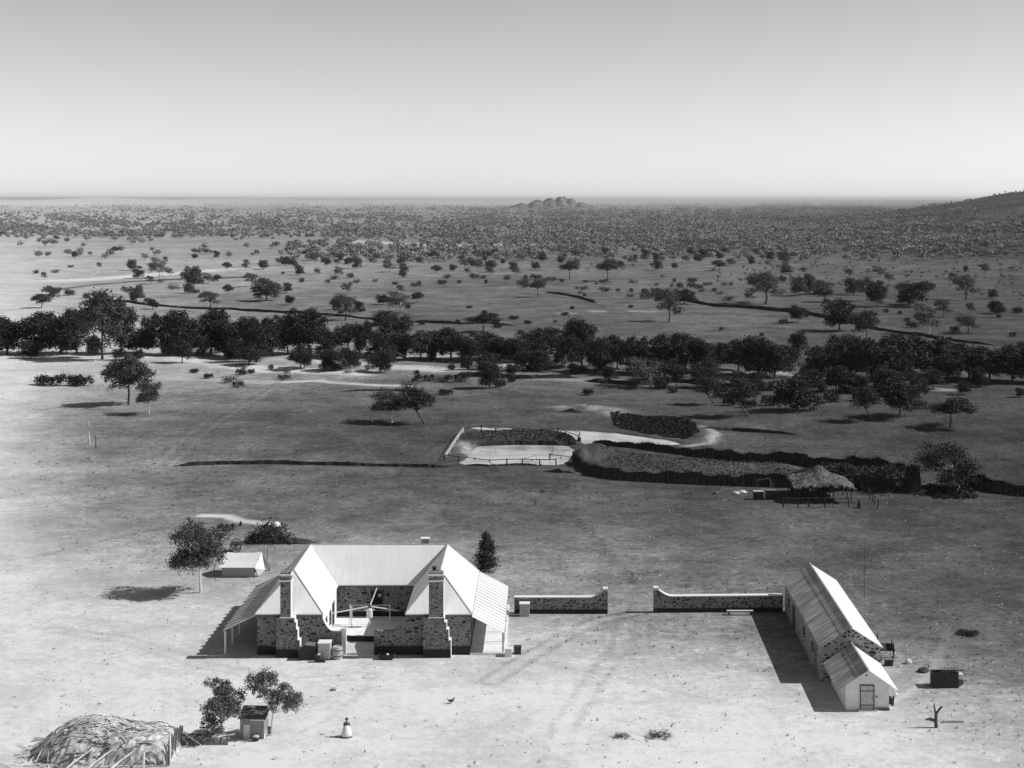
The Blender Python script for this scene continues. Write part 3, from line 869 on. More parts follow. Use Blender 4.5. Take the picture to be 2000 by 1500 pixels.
MB().box(-.3, .3, -.3, .3, 0, .62).build('box_body', M['white'], wb, bevel=.02)
MB().box(-.33, .33, -.33, .33, .621, .67).build('lid', M['lime'], wb)
db2 = empty('dark_drum', (-2.1, 128.3, 0), 'black square drum on the ground right of whitewashed box', 'drum')
MB().box(-.3, .3, -.3, .3, 0, .6).build('drum_body', M['iron'], db2, bevel=.03)
MB().box(-.32, .32, -.32, .32, .601, .64).build('rim', M['wood_d'], db2)

# ------------------------------------------------------------------ gate walls
def gate_wall(x0, y0, x1, y1, label, pier_right, hgt_=1.45):
    L = math.hypot(x1 - x0, y1 - y0)
    e = empty('stone_wall', (x0, y0, 0), label, 'wall', None, math.atan2(y1 - y0, x1 - x0))
    th = .55
    n = 10; sweep = 1.25; pw = .42
    prof = []
    for i in range(n + 1):
        u = i / n; prof.append((u, hgt_ + .62 * u ** 1.7))
    if pier_right:
        top = [(0, hgt_)] + [(L - pw - sweep * (1 - u), z) for u, z in prof]
        poly = [(0, 0), (L - pw, 0)] + list(reversed(top))
        px0, px1 = L - pw + .002, L
    else:
        top = [(pw + sweep * (1 - u), z) for u, z in reversed(prof)] + [(L, hgt_)]
        poly = [(pw, 0), (L, 0)] + list(reversed(top))
        px0, px1 = 0, pw - .002
    MB().prism_y(poly, 0, th).build('wall_body', M['stone_gate'], e)
    MB().box(px0, px1, -.04, th + .04, 0, 2.15).build('pier', M['stone_gate'], e)
    MB().box(px0 - .02, px1 + .02, -.06, th + .06, 2.151, 2.32).build('pier_cap', M['lime'], e)
    cp = MB()
    for (xa, za), (xb, zb) in zip(top[:-1], top[1:]):
        cp.shell([(xa, -.04, za + .09), (xb, -.04, zb + .09), (xb, th + .04, zb + .09), (xa, th + .04, za + .09)], [(0, 1, 2, 3)], .088)
    cp.build('coping', M['lime'], e)
    return e
gate_wall(-2.6, 140.6, 5.95, 140.6, 'stone wall with white coping running from homestead to left gate pier', True)
gate_wall(10.2, 140.9, 22.1, 141.3, 'stone wall with white coping running from right gate pier to long shed', False)
b = empty('iron_box', (-1.65, 140.0, 0), 'grey iron box with white lid at the homestead end of the left gate wall', 'box')
MB().box(-.45, .45, -.4, .4, 0, 1.1).build('box_body', M['tin'], b, bevel=.02)
MB().box(-.48, .48, -.43, .43, 1.101, 1.18).build('lid', M['lime'], b)
b = empty('bench', (18.0, 140.2, 0), 'low pale plank bench at the foot of the right gate wall', 'bench')
MB().box(-1.2, 1.2, -.18, .18, .36, .42).build('seat', M['wood_p'], b)
for x in (-1, 1): MB().box(x - .06, x + .06, -.15, .15, 0, .359).build('leg', M['wood_d'], b)

# ------------------------------------------------------------------ long shed and its small hut
def gabled(name, loc, rz, L, x0, x1, wx0, wx1, ez, rz_, wz, label, cat, over_f, over_b, wallm, roofm_l, roofm_r, back_wall=True):
    e = empty(name, loc, label, cat, None, rz)
    xm = (x0 + x1) / 2; sl = (rz_ - ez) / (xm - x0)
    zl = lambda x: ez + sl * (min(x - x0, x1 - x))
    t = .4
    poly = [(wx0, 0), (wx1, 0), (wx1, zl(wx1) - .08), (xm, rz_ - .08), (wx0, zl(wx0) - .08)]
    MB().prism_y(poly, 0, t).build('front_wall', wallm, e)
    if back_wall: MB().prism_y(poly, L - t, L).build('back_wall', wallm, e)
    for a, b in ((wx0, wx0 + t), (wx1 - t, wx1)):
        MB().box(a, b, t, L - (t if back_wall else 0), 0, zl(wx0) - .1).build('side_wall', wallm, e)
    for k, (xa, mm) in enumerate(((x0, roofm_l), (x1, roofm_r))):
        vs = []; fs = []; n = int(L * 2.6)
        for i in range(n + 1):
            y = -over_f + (L + over_f + over_b) * i / n; j = .025 * (i % 2)
            vs += [(xa, y, ez + j), (xm, y, rz_ + j)]
        for i in range(n):
            a = 2 * i; fs.append((a, a + 1, a + 3, a + 2) if k else (a, a + 2, a + 3, a + 1))
        ro_ = MB().shell(vs, fs, .05).build('roof', mm, e)
        if k == 0:
            u0 = .27; xq = xm + (xa - xm) * u0; zq = rz_ + (ez - rz_) * u0
            MB().shell([(xq - .05, -over_f, zq - .02 + .065), (xq, -over_f, zq + .065), (xq, L + over_b, zq + .065), (xq - .05, L + over_b, zq - .02 + .065)], [(0, 1, 2, 3)], .02).build('sheet_lap', M['seam'], ro_)
    rc = MB().tube((xm, -over_f, rz_ + .04), (xm, L + over_b, rz_ + .04), .09, .09, 6)
    rc.build('ridge_cap', M['tin'], e)
    return e, xm, zl
rot = -R(1.1)
sh, xm, zl = gabled('long_shed', (21.85, 120.8, 0), rot, 20.6, -.1, 4.85, .05, 4.7, 2.78, 4.34, 0,
                    'long stone shed with streaked iron gable roof at right', 'shed', .25, .35, M['stone_shed'], M['old'], M['roof_y'])
d = MB().box(.01, .048, 14.2, 15.5, 0, 2.0).build('door', M['wood_d'], sh)
MB().box(.0, .009, 15.0, 15.1, .9, 1.05).build('handle', M['iron'], d)
for y in (4, 8.5, 17.5):
    wq = MB().box(.02, .048, y, y + .8, 1.1, 1.9).build('window', M['wood_d'], sh)
for i, y in enumerate((2.0, 2.9)):
    MB().box(-.06, -.01, y, y + .12, 0, 2.3).build('lean_pole', M['wood_m'], sh)
hu, xm, zl = gabled('white_hut', (21.9, 114.15, 0), rot, 6.4, -.05, 4.45, .62, 3.82, 1.56, 3.1, 0,
                    'small whitewashed hut with plank door joined to the shed front', 'hut', .35, -.02, M['lime'], M['old'], M['roof_y'], False)
dr = MB()
for i in range(4):
    dr.box(1.72 + i * .235, 1.72 + i * .235 + .225, -.05, -.003, .12, 1.82)
dr = dr.build('door', M['wood_p'], hu)
MB().box(1.66, 1.715, -.07, -.003, 0.1, 1.9).box(2.665, 2.72, -.07, -.003, .1, 1.9).box(1.715, 2.665, -.07, -.003, 1.83, 1.9).build('door_frame', M['wood_d'], dr)
for za in (.35, 1.4): MB().box(1.73, 2.65, -.075, -.052, za, za + .08).build('ledge', M['wood_m'], dr)
MB().box(2.55, 2.6, -.1, -.076, .9, 1.0).build('handle', M['iron'], dr)
MB().box(2.85, 2.95, -.06, -.003, .95, 1.08).build('lock_box', M['wood_d'], hu)
MB().box(1.5, 2.9, -.45, -.06, 0, .09).build('step', M['paving'], hu)
MB().box(2.9, 3.84, -.12, -.003, 0, .22).build('base_board', M['fascia'], hu)
MB().box(2.1, 2.2, -.04, -.003, 2.55, 2.65).build('vent', M['black'], hu)
ch = empty('chute', (26.15, 115.6, 0), 'curved white chute beside the right wall of the hut', 'chute')
MB().path([(-.35, 0, 1.35), (.0, 0, 1.32), (.28, 0, 1.1), (.35, 0, .75), (.6, 0, .62)], [.16, .17, .17, .12, .05], 8).build('pipe', M['white'], ch)
MB().box(-.3, .1, -.25, .25, 0, .5).build('stand', M['wood_d'], ch)
MB().tube((.05, -.5, 0), (.15, -.5, .75), .1, .07, 7).build('post', M['wood_d'], ch)

# ------------------------------------------------------------------ carts
def wheel(parent, loc, rad, axis_rz=0, name='wheel', n=16):
    w_ = MB()
    vs = []; fs = []
    prof = [(rad, -.04), (rad, .04), (rad - .09, .04), (rad - .09, -.04)]
    for i in range(n):
        a = 2 * math.pi * i / n
        for r_, y in prof: vs.append((r_ * math.cos(a), y, r_ * math.sin(a)))
    for i in range(n):
        for k in range(4):
            fs.append((i * 4 + k, i * 4 + (k + 1) % 4, ((i + 1) % n) * 4 + (k + 1) % 4, ((i + 1) % n) * 4 + k))
    w_.add(vs, fs)
    o = w_.build(name, M['wood_d'], parent, loc); o.rotation_euler = (0, 0, axis_rz)
    sp = MB()
    for i in range(10):
        a = 2 * math.pi * i / 10; sp.tube((.05 * math.cos(a), 0, .05 * math.sin(a)), ((rad - .08) * math.cos(a), 0, (rad - .08) * math.sin(a)), .025, .02, 5)
    sp.build('spokes', M['wood_d'], o)
    MB().tube((0, -.12, 0), (0, .12, 0), .1, .1, 8).build('hub', M['iron'], o)
    return o
def cart(loc, rz, label, sc=1.0, stakes=True, boards=True):
    e = empty('cart', loc, label, 'cart', None, rz)
    MB().box(-1.1 * sc, 1.1 * sc, -.6, .6, .8, .9).build('bed', M['wood_d'], e)
    if boards:
        for ya, yb in ((-.6, -.56), (.56, .6)): MB().box(-1.1 * sc, 1.1 * sc, ya, yb, .901, 1.35).build('side_board', M['wood_d'], e)
    for y in (-.72, .72): wheel(e, (0, y, .62), .62)
    MB().tube((0, -.72, .62), (0, .72, .62), .05, .05, 6).box(-.1, .1, -.5, .5, .66, .799).build('axle', M['iron'], e)
    for y in (-.4, .4): MB().tube((1.1 * sc, y, .8), (2.9 * sc, y * .8, .35), .05, .04, 6).build('shaft', M['wood_m'], e)
    if stakes:
        for x in (-1.0, 0, 1.0): MB().tube((x * sc, .58, .9), (x * sc, .58, 1.9), .03, .025, 5).build('stake', M['wood_d'], e)
    return e
p = G(1732, 1292); cart((p.x + .1, p.y + 1.2, p.z), R(80), 'dark two wheeled cart parked against the right side of long shed', .9)
b = empty('crate', tuple(G(1733, 1296) + Vector((0, -.5, 0))), 'small dark crate on the ground beside cart at long shed', 'crate')
MB().box(-.3, .3, -.25, .25, 0, .5).build('crate_body', M['wood_d'], b); MB().box(-.32, .32, -.27, .27, .501, .54).build('lid', M['wood_m'], b)
p = G(459, 1079); cart((p.x, p.y + .5, p.z), R(8), 'cart with spoked wheels standing behind the white tent', .5, False, False)

# dark open bin with sticks on top
p = G(1848, 1344)
b = empty('open_bin', (p.x, p.y + .5, 0), 'black timber bin with sticks laid across it, in the yard right of hut', 'bin')
w_ = MB()
for i in range(9):
    w_.box(-.98 + i * .218, -.98 + i * .218 + .2, -.55, -.5, 0, 1.15 + .05 * (i % 3)); w_.box(-.98 + i * .218, -.98 + i * .218 + .2, .5, .55, 0, 1.12)
w_.box(-.98, -.93, -.499, .499, 0, 1.1).box(.93, .98, -.499, .499, 0, 1.1)
w_.build('bin_side', M['wood_d'], b)
MB().box(-.929, .929, -.499, .499, .3, .85).build('contents', M['black'], b)
w_ = MB()
for i in range(7):
    x = -.3 + i * .19; w_.tube((x, -.7, 1.22 + .02 * i), (x + .3, .7, 1.25 + .03 * (i % 2)), .035, .03, 5)
w_.tube((.2, -.3, 1.3), (1.5, -.25, 1.3), .05, .04, 5)
w_.build('stick', M['wood_d'], b)
b = MB().box(-.2, .2, -.2, .2, 0, .38).box(-.17, .17, -.17, .17, .381, .42).build('white_tin', M['white'], None, (p.x + 1.25, p.y + .6, .55), bevel=.02)
tag(b, 'white square tin on a block beside the black bin', 'tin')
b = MB().box(-.22, .22, -.22, .22, 0, .55).build('block', M['wood_m'], None, (p.x + 1.25, p.y + .6, 0), bevel=.03)
tag(b, 'short grey timber block under the white square tin', 'block')
def rock(px, py, r, label, m='rock', cat='rock', name='rock', seed=0, fl=.6):
    p = G(px, py); g = random.Random(seed + int(px))
    mb = MB(); n = 10; prof = [(r * .75, -.05), (r, r * fl * .35), (r * .8, r * fl * .8), (r * .3, r * fl)]
    mb.lathe(prof, n)
    mb.v = [(x * g.uniform(.8, 1.2) * 1.2, y * g.uniform(.8, 1.2), z * g.uniform(.85, 1.15)) for x, y, z in mb.v]
    o = mb.build(name, M[m], None, tuple(p)); tag(o, label, cat); return o
rock(1774, 1296, .26, 'small white block lying between the long shed and the black bin', fl=1.4)
rock(1878, 1340, .18, 'tiny pale stone lying right of the black bin')
rock(1803, 1312, .4, 'dark lump of old metal lying left of the black bin', 'iron', 'scrap', 'scrap_heap', fl=.9)
rock(1438, 965, .4, 'pale boulder on the flat left of two dark carts, left one', fl=.8)
rock(1450, 963, .45, 'pale boulder nearest the dark water bins below the brush fence', fl=.8, seed=3)
rock(1398, 965, .35, 'grey boulder standing alone left of the paired pale boulders', 'bank', fl=.8)
rock(652, 1347, .22, 'small pale stone in the yard in front of the square tank', fl=.7)
# fowls
def fowl(px, py, label, m, rz):
    p = G(px, py)
    e = empty('hen', tuple(p), label, 'hen', None, rz)
    bd = MB().path([(-.22, 0, .3), (-.1, 0, .22), (.08, 0, .2), (.17, 0, .27), (.2, 0, .37), (.25, 0, .4), (.31, 0, .38)], [.03, .1, .12, .08, .045, .05, .01], 8)
    bd.build('body', M[m], e, smooth=True)
    for y in (-.04, .04): MB().tube((.0, y, 0), (0, y, .14), .012, .02, 4).build('leg', M['wood_m'], e)
    MB().tube((-.2, 0, .28), (-.34, 0, .42), .05, .02, 5).build('tail', M[m], e)
fowl(655, 1349, 'small pale hen standing in the bare yard below the homestead', 'white', 0)
fowl(881, 1374, 'small dark hen in the bare yard below the wide chimney', 'wood_d', R(20))

# forked stump and log
def sticks(name, px, py, segs, label, cat, m, n=7):
    p = G(px, py); mb = MB()
    for pts, rr in segs: mb.path(pts, rr, n)
    o = mb.build(name, M[m], None, tuple(p)); tag(o, label, cat); return o
sticks('dead_stump', 1829, 1421, [([(0, 0, -.1), (-.05, 0, .5), (-.03, 0, .95)], [.14, .12, .11]), ([(-.03, 0, .9), (-.12, 0, 1.3), (-.18, 0, 1.75)], [.1, .07, .04]),
        ([(-.03, 0, .95), (.18, 0, 1.3), (.4, 0, 1.5)], [.09, .08, .07]), ([(-.05, 0, .45), (-.45, 0, .6), (-.8, -.1, .62)], [.12, .12, .06])],
       'forked dead stump standing in the bottom right of the yard', 'stump', 'bark_d')
sticks('log', 1862, 1411, [([(-.75, 0, .1), (0, .05, .12), (.75, .0, .1)], [.12, .11, .08])], 'fallen pale log lying right of the forked stump', 'log', 'wood_p')
sticks('pole', 1688, 1168, [([(0, 0, 0), (0, 0, 2.5), (.05, 0, 4.9)], [.028, .022, .015])], 'tall thin pole standing behind the long shed', 'pole', 'wood_d', 6)
sticks('dead_tree', 175, 868, [([(0, 0, 0), (-.1, 0, 1.6), (.05, 0, 2.9)], [.11, .1, .07]), ([(0, 0, 2.2), (.5, 0, 3.0), (.95, 0, 3.5)], [.06, .05, .02]), ([(0, 0, 2.8), (-.3, 0, 3.6), (-.1, 0, 4.1)], [.06, .04, .02])],
       'pale dead tree trunk standing on the flat at far left', 'dead tree', 'bark_p')
sticks('post', 187, 876, [([(0, 0, 0), (.02, 0, 1.1), (0, 0, 2.1)], [.08, .07, .06])], 'dark upright post just right of the pale dead trunk', 'post', 'wood_d')
sticks('post', 420, 1131, [([(0, 0, 0), (-.1, 0, .9), (.05, 0, 1.55)], [.05, .05, .03]), ([(-.02, 0, .5), (.5, -.2, .1)], [.03, .02])], 'crooked dark stick standing left of the white tent', 'post', 'wood_d')
sticks('post', 522, 1100, [([(0, 0, 0), (0, 0, .9), (0, 0, 1.7)], [.035, .03, .03])], 'thin upright stick at the open end of the white tent', 'post', 'wood_d')
sticks('dead_tree', 722, 824, [([(.5, 0, 0), (.1, 0, .8), (-.2, 0, 1.4)], [.1, .09, .07]), ([(-.2, 0, 1.4), (-.35, 0, 2.1), (-.1, 0, 2.9)], [.06, .04, .02]), ([(-.2, 0, 1.4), (.4, 0, 2.1)], [.05, .02])],
       'leaning dead stem with pale foot left of the paired trees', 'dead tree', 'bark_p')

# ------------------------------------------------------------------ tent
p = G(433, 1127)
tn = empty('tent', tuple(p), 'white canvas tent with a grey side wall and open dark end', 'tent')
LT = 3.25
for ya in (0, 2.6): MB().box(0, LT, ya, ya + .02, 0, .98).build('side_wall', M['canvas_d'], tn)
rows = []
for i in range(9):
    u = i / 8; x = -.15 + (LT + .45) * u
    sag = -.10 * math.sin(u * math.pi)
    rows.append([(x - .1, -.32, 1.02), (x, .5, 1.62 + sag), (x + .28 if i else x + .25, 1.3, 2.22 + sag), (x, 2.1, 1.62 + sag), (x - .1, 2.92, 1.02)])
vs = [q for r_ in rows for q in r_]
fs = [(i * 5 + k, (i + 1) * 5 + k, (i + 1) * 5 + k + 1, i * 5 + k + 1) for i in range(8) for k in range(4)]
MB().shell(vs, fs, .02).build('fly', M['canvas'], tn)
MB().add([(0.05, .02, .98), (0.05, 2.6, .98), (0.05, 1.3, 2.05), (0.05, .02, 0), (0.05, 2.6, 0)], [(0, 2, 1), (3, 0, 1, 4)]).build('end_wall', M['canvas_d'], tn)
MB().shell([(LT + .12, -.3, .98), (LT + .5, .2, .1), (LT + 1.0, .5, .6), (LT + .55, 1.3, 2.15)], [(0, 1, 2, 3)], .02).build('door_flap', M['canvas'], tn)
MB().shell([(LT + .55, 1.35, 2.15), (LT + 1.15, 2.2, .9), (LT + 1.2, 2.7, .0), (LT + .9, 2.85, .02), (LT + .3, 2.8, 1.05)], [(0, 1, 2, 3, 4)], .02).build('door_flap', M['canvas'], tn)
MB().add([(LT - .4, .05, 0), (LT - .4, 2.58, 0), (LT - .4, 2.58, .98), (LT - .4, 1.3, 2.0), (LT - .4, .05, .98)], [(0, 1, 2, 3, 4)]).build('interior_shade', M['fascia'], tn)  # dark sheet across the open end, standing in for interior shade
MB().tube((-.02, 1.3, 0), (-.02, 1.3, 2.15), .035, .03, 6).build('pole', M['wood_m'], tn)
MB().tube((LT + .2, 1.3, 0), (LT + .2, 1.3, 2.15), .035, .03, 6).build('pole', M['wood_m'], tn)
MB().tube((LT + .1, -.3, 1.0), (LT + .1, -.6, 0), .04, .04, 5).tube((-.2, -.32, 1.0), (-.8, -1.0, 0), .015, .015, 4).build('guy', M['wood_d'], tn)

# ------------------------------------------------------------------ foliage and trees
def leaves(lobes, n, size, rs, clumps=26, spread=.2, flat_=1.0):
    r = np.random.RandomState(rs)
    C_ = []; 
    wts = np.array([l[1] * l[2] for l in lobes]); wts = wts / wts.sum()
    P = []
    for (c, rx, rz_), w_ in zip(lobes, wts):
        k = max(5, int(clumps * len(lobes) * w_))
        d = r.normal(size=(k, 3)); d /= np.linalg.norm(d, axis=1)[:, None]
        d[:, 2] = np.where(d[:, 2] < -.75, -d[:, 2], d[:, 2])
        cc = d * r.uniform(.5, 1.0, (k, 1)) * np.array([rx, rx, rz_])
        m = int(n * w_)
        j = r.randint(0, k, m)
        pts = cc[j] + r.normal(size=(m, 3)) * spread * np.array([rx, rx, rz_ * .8])
        P.append(pts + np.array(c))
    P = np.concatenate(P)
    m = len(P)
    a = r.normal(size=(m, 3)); a /= np.linalg.norm(a, axis=1)[:, None]
    b = np.cross(a, r.normal(size=(m, 3))); b /= np.linalg.norm(b, axis=1)[:, None]
    s = size * r.uniform(.5, 1.4, (m, 1))
    a = a * s; b = b * s * .6
    Vv = np.stack([P - a, P - b, P + a, P + b], 1).reshape(-1, 3)
    Vv[:, 2] = np.maximum(Vv[:, 2], 0.02)
    Fq = np.arange(m * 4).reshape(-1, 4)
    return Vv, Fq

PROTO = {}
def proto(key, lobes, n, size, seed, leafm, barkm, trunk, clumps=26, spread=.2, rt=.22, fork=.35):
    """height-10 tree; lobes [(centre, rx, rz)], trunk = list of points from base to fork"""
    if key != 'near_b':
        mx_ = (min(c[0] - a for c, a, b in lobes) + max(c[0] + a for c, a, b in lobes)) / 2
        my_ = (min(c[1] - a for c, a, b in lobes) + max(c[1] + a for c, a, b in lobes)) / 2
        lobes = [((c[0] - mx_, c[1] - my_, c[2]), a, b) for c, a, b in lobes]
    if not key.startswith('near'): n = int(n * 1.9); size *= .72
    Vv, Fq = leaves(lobes, n, size, seed, clumps, spread)
    cm = mesh_np('crown_' + key, Vv, Fq, M[leafm])
    tm = None
    if trunk:
        mb = MB()
        k = len(trunk)
        mb.path([Vector(q) for q in trunk], [rt * (1 - .45 * i / (k - 1)) for i in range(k)], 7)
        r = random.Random(seed)
        top = Vector(trunk[-1])
        for c, rx, rz_ in lobes:
            c = Vector(c)
            mid = top.lerp(c, .5) + Vector((r.uniform(-.3, .3), r.uniform(-.3, .3), r.uniform(-.5, .0)))
            mb.path([top - (top - Vector(trunk[-2])) * .12, mid, c + Vector((0, 0, rz_ * .3))], [rt * .5, rt * .34, rt * .1], 5)
            for _ in range(2):
                q = c + Vector((r.uniform(-.7, .7) * rx, r.uniform(-.7, .7) * rx, r.uniform(0, .7) * rz_))
                mb.tube(mid, q, rt * .22, rt * .06, 4)
        tm = bpy.data.meshes.new('trunk_' + key)
        tm.from_pydata([tuple(v) for v in mb.v], [], mb.f); tm.update(); tm.materials.append(M[barkm])
    PROTO[key] = (cm, tm)
def rl(seed, n, zc, zr, R_, r0, r1, flatz=.8):
    g = random.Random(seed); out = []
    for i in range(n):
        a = 2 * math.pi * (i + g.random() * .6) / n
        rr = R_ * g.uniform(.45, 1.0) if i else 0
        z = zc + g.uniform(-zr, zr) * (1 if i else 0) + (zr * .7 if i == 0 else 0)
        s = g.uniform(r0, r1)
        out.append(((rr * math.cos(a), rr * math.sin(a), z), s, s * flatz))
    return out
proto('round', rl(1, 11, 5.4, 2.4, 2.6, 1.6, 2.4, .95), 4200, .27, 1, 'leaf', 'bark_d', [(0, 0, 0), (.1, 0, 1.2), (0, .1, 2.6)])
proto('tall', rl(2, 12, 5.2, 3.1, 1.9, 1.3, 2.1, 1.1), 4200, .26, 2, 'leaf', 'bark_d', [(0, 0, 0), (-.1, 0, 1.0), (.1, 0, 2.6)])
proto('broad', rl(3, 15, 5.0, 2.6, 3.5, 1.5, 2.4, .95), 5200, .27, 3, 'leaf', 'bark_p', [(0, 0, 0), (.3, 0, 1.0), (.2, 0, 2.2)])
proto('knobbly', rl(4, 17, 5.0, 3.2, 2.7, 1.0, 1.8, 1.05), 4600, .25, 4, 'leaf', 'bark_d', [(0, 0, 0), (0, .1, 1.0), (-.2, 0, 2.2)])
proto('flat', rl(5, 12, 6.8, 1.3, 4.0, 1.6, 2.5, .65), 3600, .26, 5, 'leaf', 'bark_d', [(0, 0, 0), (.2, 0, 2.2), (0, 0, 4.6)], rt=.26)
proto('sparse', rl(6, 13, 6.0, 2.8, 3.2, .9, 1.5, .9), 2000, .24, 6, 'leaf_m', 'bark_d', [(0, 0, 0), (.25, 0, 1.8), (.1, 0, 3.6)], spread=.3, rt=.2)
proto('sparse_p', rl(16, 12, 6.3, 2.6, 3.1, .9, 1.5, .9), 1900, .24, 16, 'leaf_m', 'bark_p', [(0, 0, 0), (.45, 0, 1.8), (-.2, 0, 3.8)], spread=.3, rt=.24)
proto('leaning', [((x - 1.2, y, z), a, b) for (x, y, z), a, b in rl(7, 9, 6.6, 1.4, 2.8, 1.4, 2.2)], 2600, .24, 7, 'leaf', 'bark_d', [(1.8, 0, 0), (1.0, 0, 1.6), (0, 0, 3.6)], rt=.24)
proto('weeping', rl(8, 14, 5.8, 2.7, 2.6, 1.1, 1.8, 1.15), 4600, .22, 8, 'leaf_m', 'bark_d', [(0, 0, 0), (.05, 0, 1.8), (0, 0, 4.2)], rt=.17)
proto('ball', rl(9, 10, 3.2, 2.0, 2.3, 1.4, 2.2, .95), 3200, .25, 9, 'leaf', 'bark_d', [(0, 0, 0), (0, 0, .8), (0, 0, 1.6)])
# detailed near trees
g = 0
proto('near_round', rl(10, 20, 6.6, 2.3, 2.9, 1.0, 1.7, .95), 12000, .13, 10, 'leaf_m', 'bark_p', [(0, 0, 0), (-.08, 0, 1.8), (-.12, 0, 3.8)], clumps=30, spread=.22, rt=.2)
proto('near_slim', [((0.1 * math.sin(z), .1 * math.cos(z * 2), z), r_, 1.1) for z, r_ in ((2.6, 1.2), (3.7, 1.75), (4.9, 1.85), (6.1, 1.6), (7.3, 1.35), (8.4, 1.0), (9.2, .6))], 5000, .16, 11, 'leaf', 'bark_p', [(0, 0, 0), (0, 0, 1), (0, 0, 2.2)], spread=.25, rt=.14)
proto('near_a', rl(12, 18, 5.6, 3.3, 2.6, 1.0, 1.6, 1.0), 9500, .14, 12, 'leaf_l', 'bark_p', [(0, 0, 0), (.1, 0, 1.5), (0, 0, 3.2)], clumps=24, rt=.16)
proto('near_b', [((x * 1.25 + (8 - z) * .45, y, z), a, b) for (x, y, z), a, b in rl(13, 17, 6.6, 2.6, 2.8, .9, 1.6, 1.0)], 9500, .14, 13, 'leaf_l', 'bark_p', [(-.3, 0, 0), (-.2, 0, 1.8), (0, 0, 3.6)], clumps=24, rt=.14)
proto('twisted', rl(14, 18, 5.2, 3.1, 3.8, 1.0, 1.9, .95), 6000, .2, 14, 'leaf', 'bark_p', [(.6, -1.6, 0), (1.0, -2.2, 1.3), (.2, -1.8, 2.8), (.6, -.8, 4.4)], spread=.3, rt=.1)
# shrubs (height 1)
def shrub_proto(key, seed, n, leafm, rz_=.5, R_=.5, size=.06):
    g = random.Random(seed)
    lob = [((g.uniform(-R_, R_), g.uniform(-.35, .35), g.uniform(.12, .42)), g.uniform(.26, .42), g.uniform(.22, .42)) for _ in range(8)]
    Vv, Fq = leaves(lob, n, size, seed, 14, .3)
    cm = mesh_np('foliage_' + key, Vv, Fq, M[leafm])
    mb = MB()
    for _ in range(7):
        a = g.uniform(0, 6.28); mb.tube((0, 0, -.03), (.5 * math.cos(a), .35 * math.sin(a), g.uniform(.4, .8)), .022, .008, 4)
    tm = bpy.data.meshes.new('stems_' + key); tm.from_pydata([tuple(v) for v in mb.v], [], mb.f); tm.update(); tm.materials.append(M['bark_d'])
    PROTO[key] = (cm, tm)
shrub_proto('bush_a', 1, 1100, 'leaf', R_=.55)
shrub_proto('bush_b', 2, 1100, 'leaf', R_=.9)
shrub_proto('bush_c', 3, 500, 'leaf_m', R_=.4)

ORD = ['first', 'second', 'third', 'fourth', 'fifth', 'sixth', 'seventh', 'eighth', 'ninth', 'tenth', 'eleventh', 'twelfth', 'thirteenth', 'fourteenth', 'fifteenth', 'sixteenth', 'seventeenth', 'eighteenth', 'nineteenth']
TENS = ['', '', 'twent', 'thirt', 'fort', 'fift', 'sixt', 'sevent', 'eight', 'ninet']
def ordinal(i):                         # i from 0
    if i == 0: return 'leftmost'
    n = i + 1
    if n < 20: return ORD[n - 1] + ' from the left'
    tn_, u = divmod(n, 10)
    if u == 0: return TENS[tn_] + 'ieth from the left'
    return TENS[tn_] + 'y-' + ORD[u - 1] + ' from the left'

def tree(px, py, top, wid, key, label=None, group=None, rz=None, name='gum_tree', shrub=False, cat=None):
    """px,py base in the photo; top: y of the top; wid: crown width in photo pixels"""
    p = G(px, py); s = F / p.y
    hh = max(.4, (py - top) / s) if not shrub else top / s
    cm, tm = PROTO[key]
    if key not in DIM:
        co = np.empty(len(cm.vertices) * 3, np.float32); cm.vertices.foreach_get('co', co); co = co.reshape(-1, 3)
        DIM[key] = (np.percentile(co[:, 0], 98) - np.percentile(co[:, 0], 2), np.percentile(co[:, 2], 99.5))
    dx, dz = DIM[key]
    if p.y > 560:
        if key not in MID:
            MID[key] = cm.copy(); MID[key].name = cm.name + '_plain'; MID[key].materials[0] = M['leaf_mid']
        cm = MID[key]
    sx = wid / s / dx; sz = hh / dz
    e = bpy.data.objects.new(name, None); COL.objects.link(e); e.empty_display_size = .5
    e.location = p
    if rz is None: rz = rnd.choice((0, 0, math.pi)) + rnd.uniform(-.5, .5)
    e.rotation_euler = (0, 0, rz); e.scale = (sx, sx, sz)
    tag(e, label, cat or ('shrub' if shrub else 'tree'), group)
    link(tm, 'stems' if shrub else 'trunk', e); link(cm, 'foliage' if shrub else 'crown', e)
    return e
DIM = {}; MID = {}

# trees near the buildings
tree(392, 1158, 1024, 94, 'near_round', 'rounded gum with slim white trunk left of the white tent', rz=0)
tree(948, 1136, 1041, 37, 'near_slim', 'narrow dark upright tree behind the right verandah of the homestead', rz=0, name='slim_tree')
tree(433, 1447, 1334, 70, 'near_a', 'bushy tree left of the little iron roofed outhouse', rz=0)
tree(533, 1436, 1314, 98, 'near_b', 'tree leaning right just behind the little outhouse', rz=0)
tree(251, 791, 695, 78, 'weeping', 'tall rounded gum standing alone on the left flat', rz=0)
tree(291, 809, 745, 42, 'near_round', 'small gum with white trunk right of the lone rounded gum', rz=R(20))
tree(765, 825, 763, 66, 'near_round', 'left one of two joined gums above the fenced pond', rz=0)
tree(812, 828, 758, 62, 'leaning', 'right leaning one of two joined gums above the fenced pond', rz=0)
tree(1852, 958, 868, 100, 'twisted', 'spreading gum with twisted white trunk beyond end of brush fence', rz=0)
tree(1650, 950, 905, 85, 'ball', 'dark garden tree inside the brush fence right of the thatched shed', rz=0, name='garden_tree')
tree(1735, 955, 908, 85, 'ball', 'dark garden tree filling the right corner of the brush fence', rz=1, name='garden_tree')
tree(1570, 945, 915, 50, 'ball', 'dark garden tree inside the brush fence left of the thatch peak', rz=2, name='garden_tree')
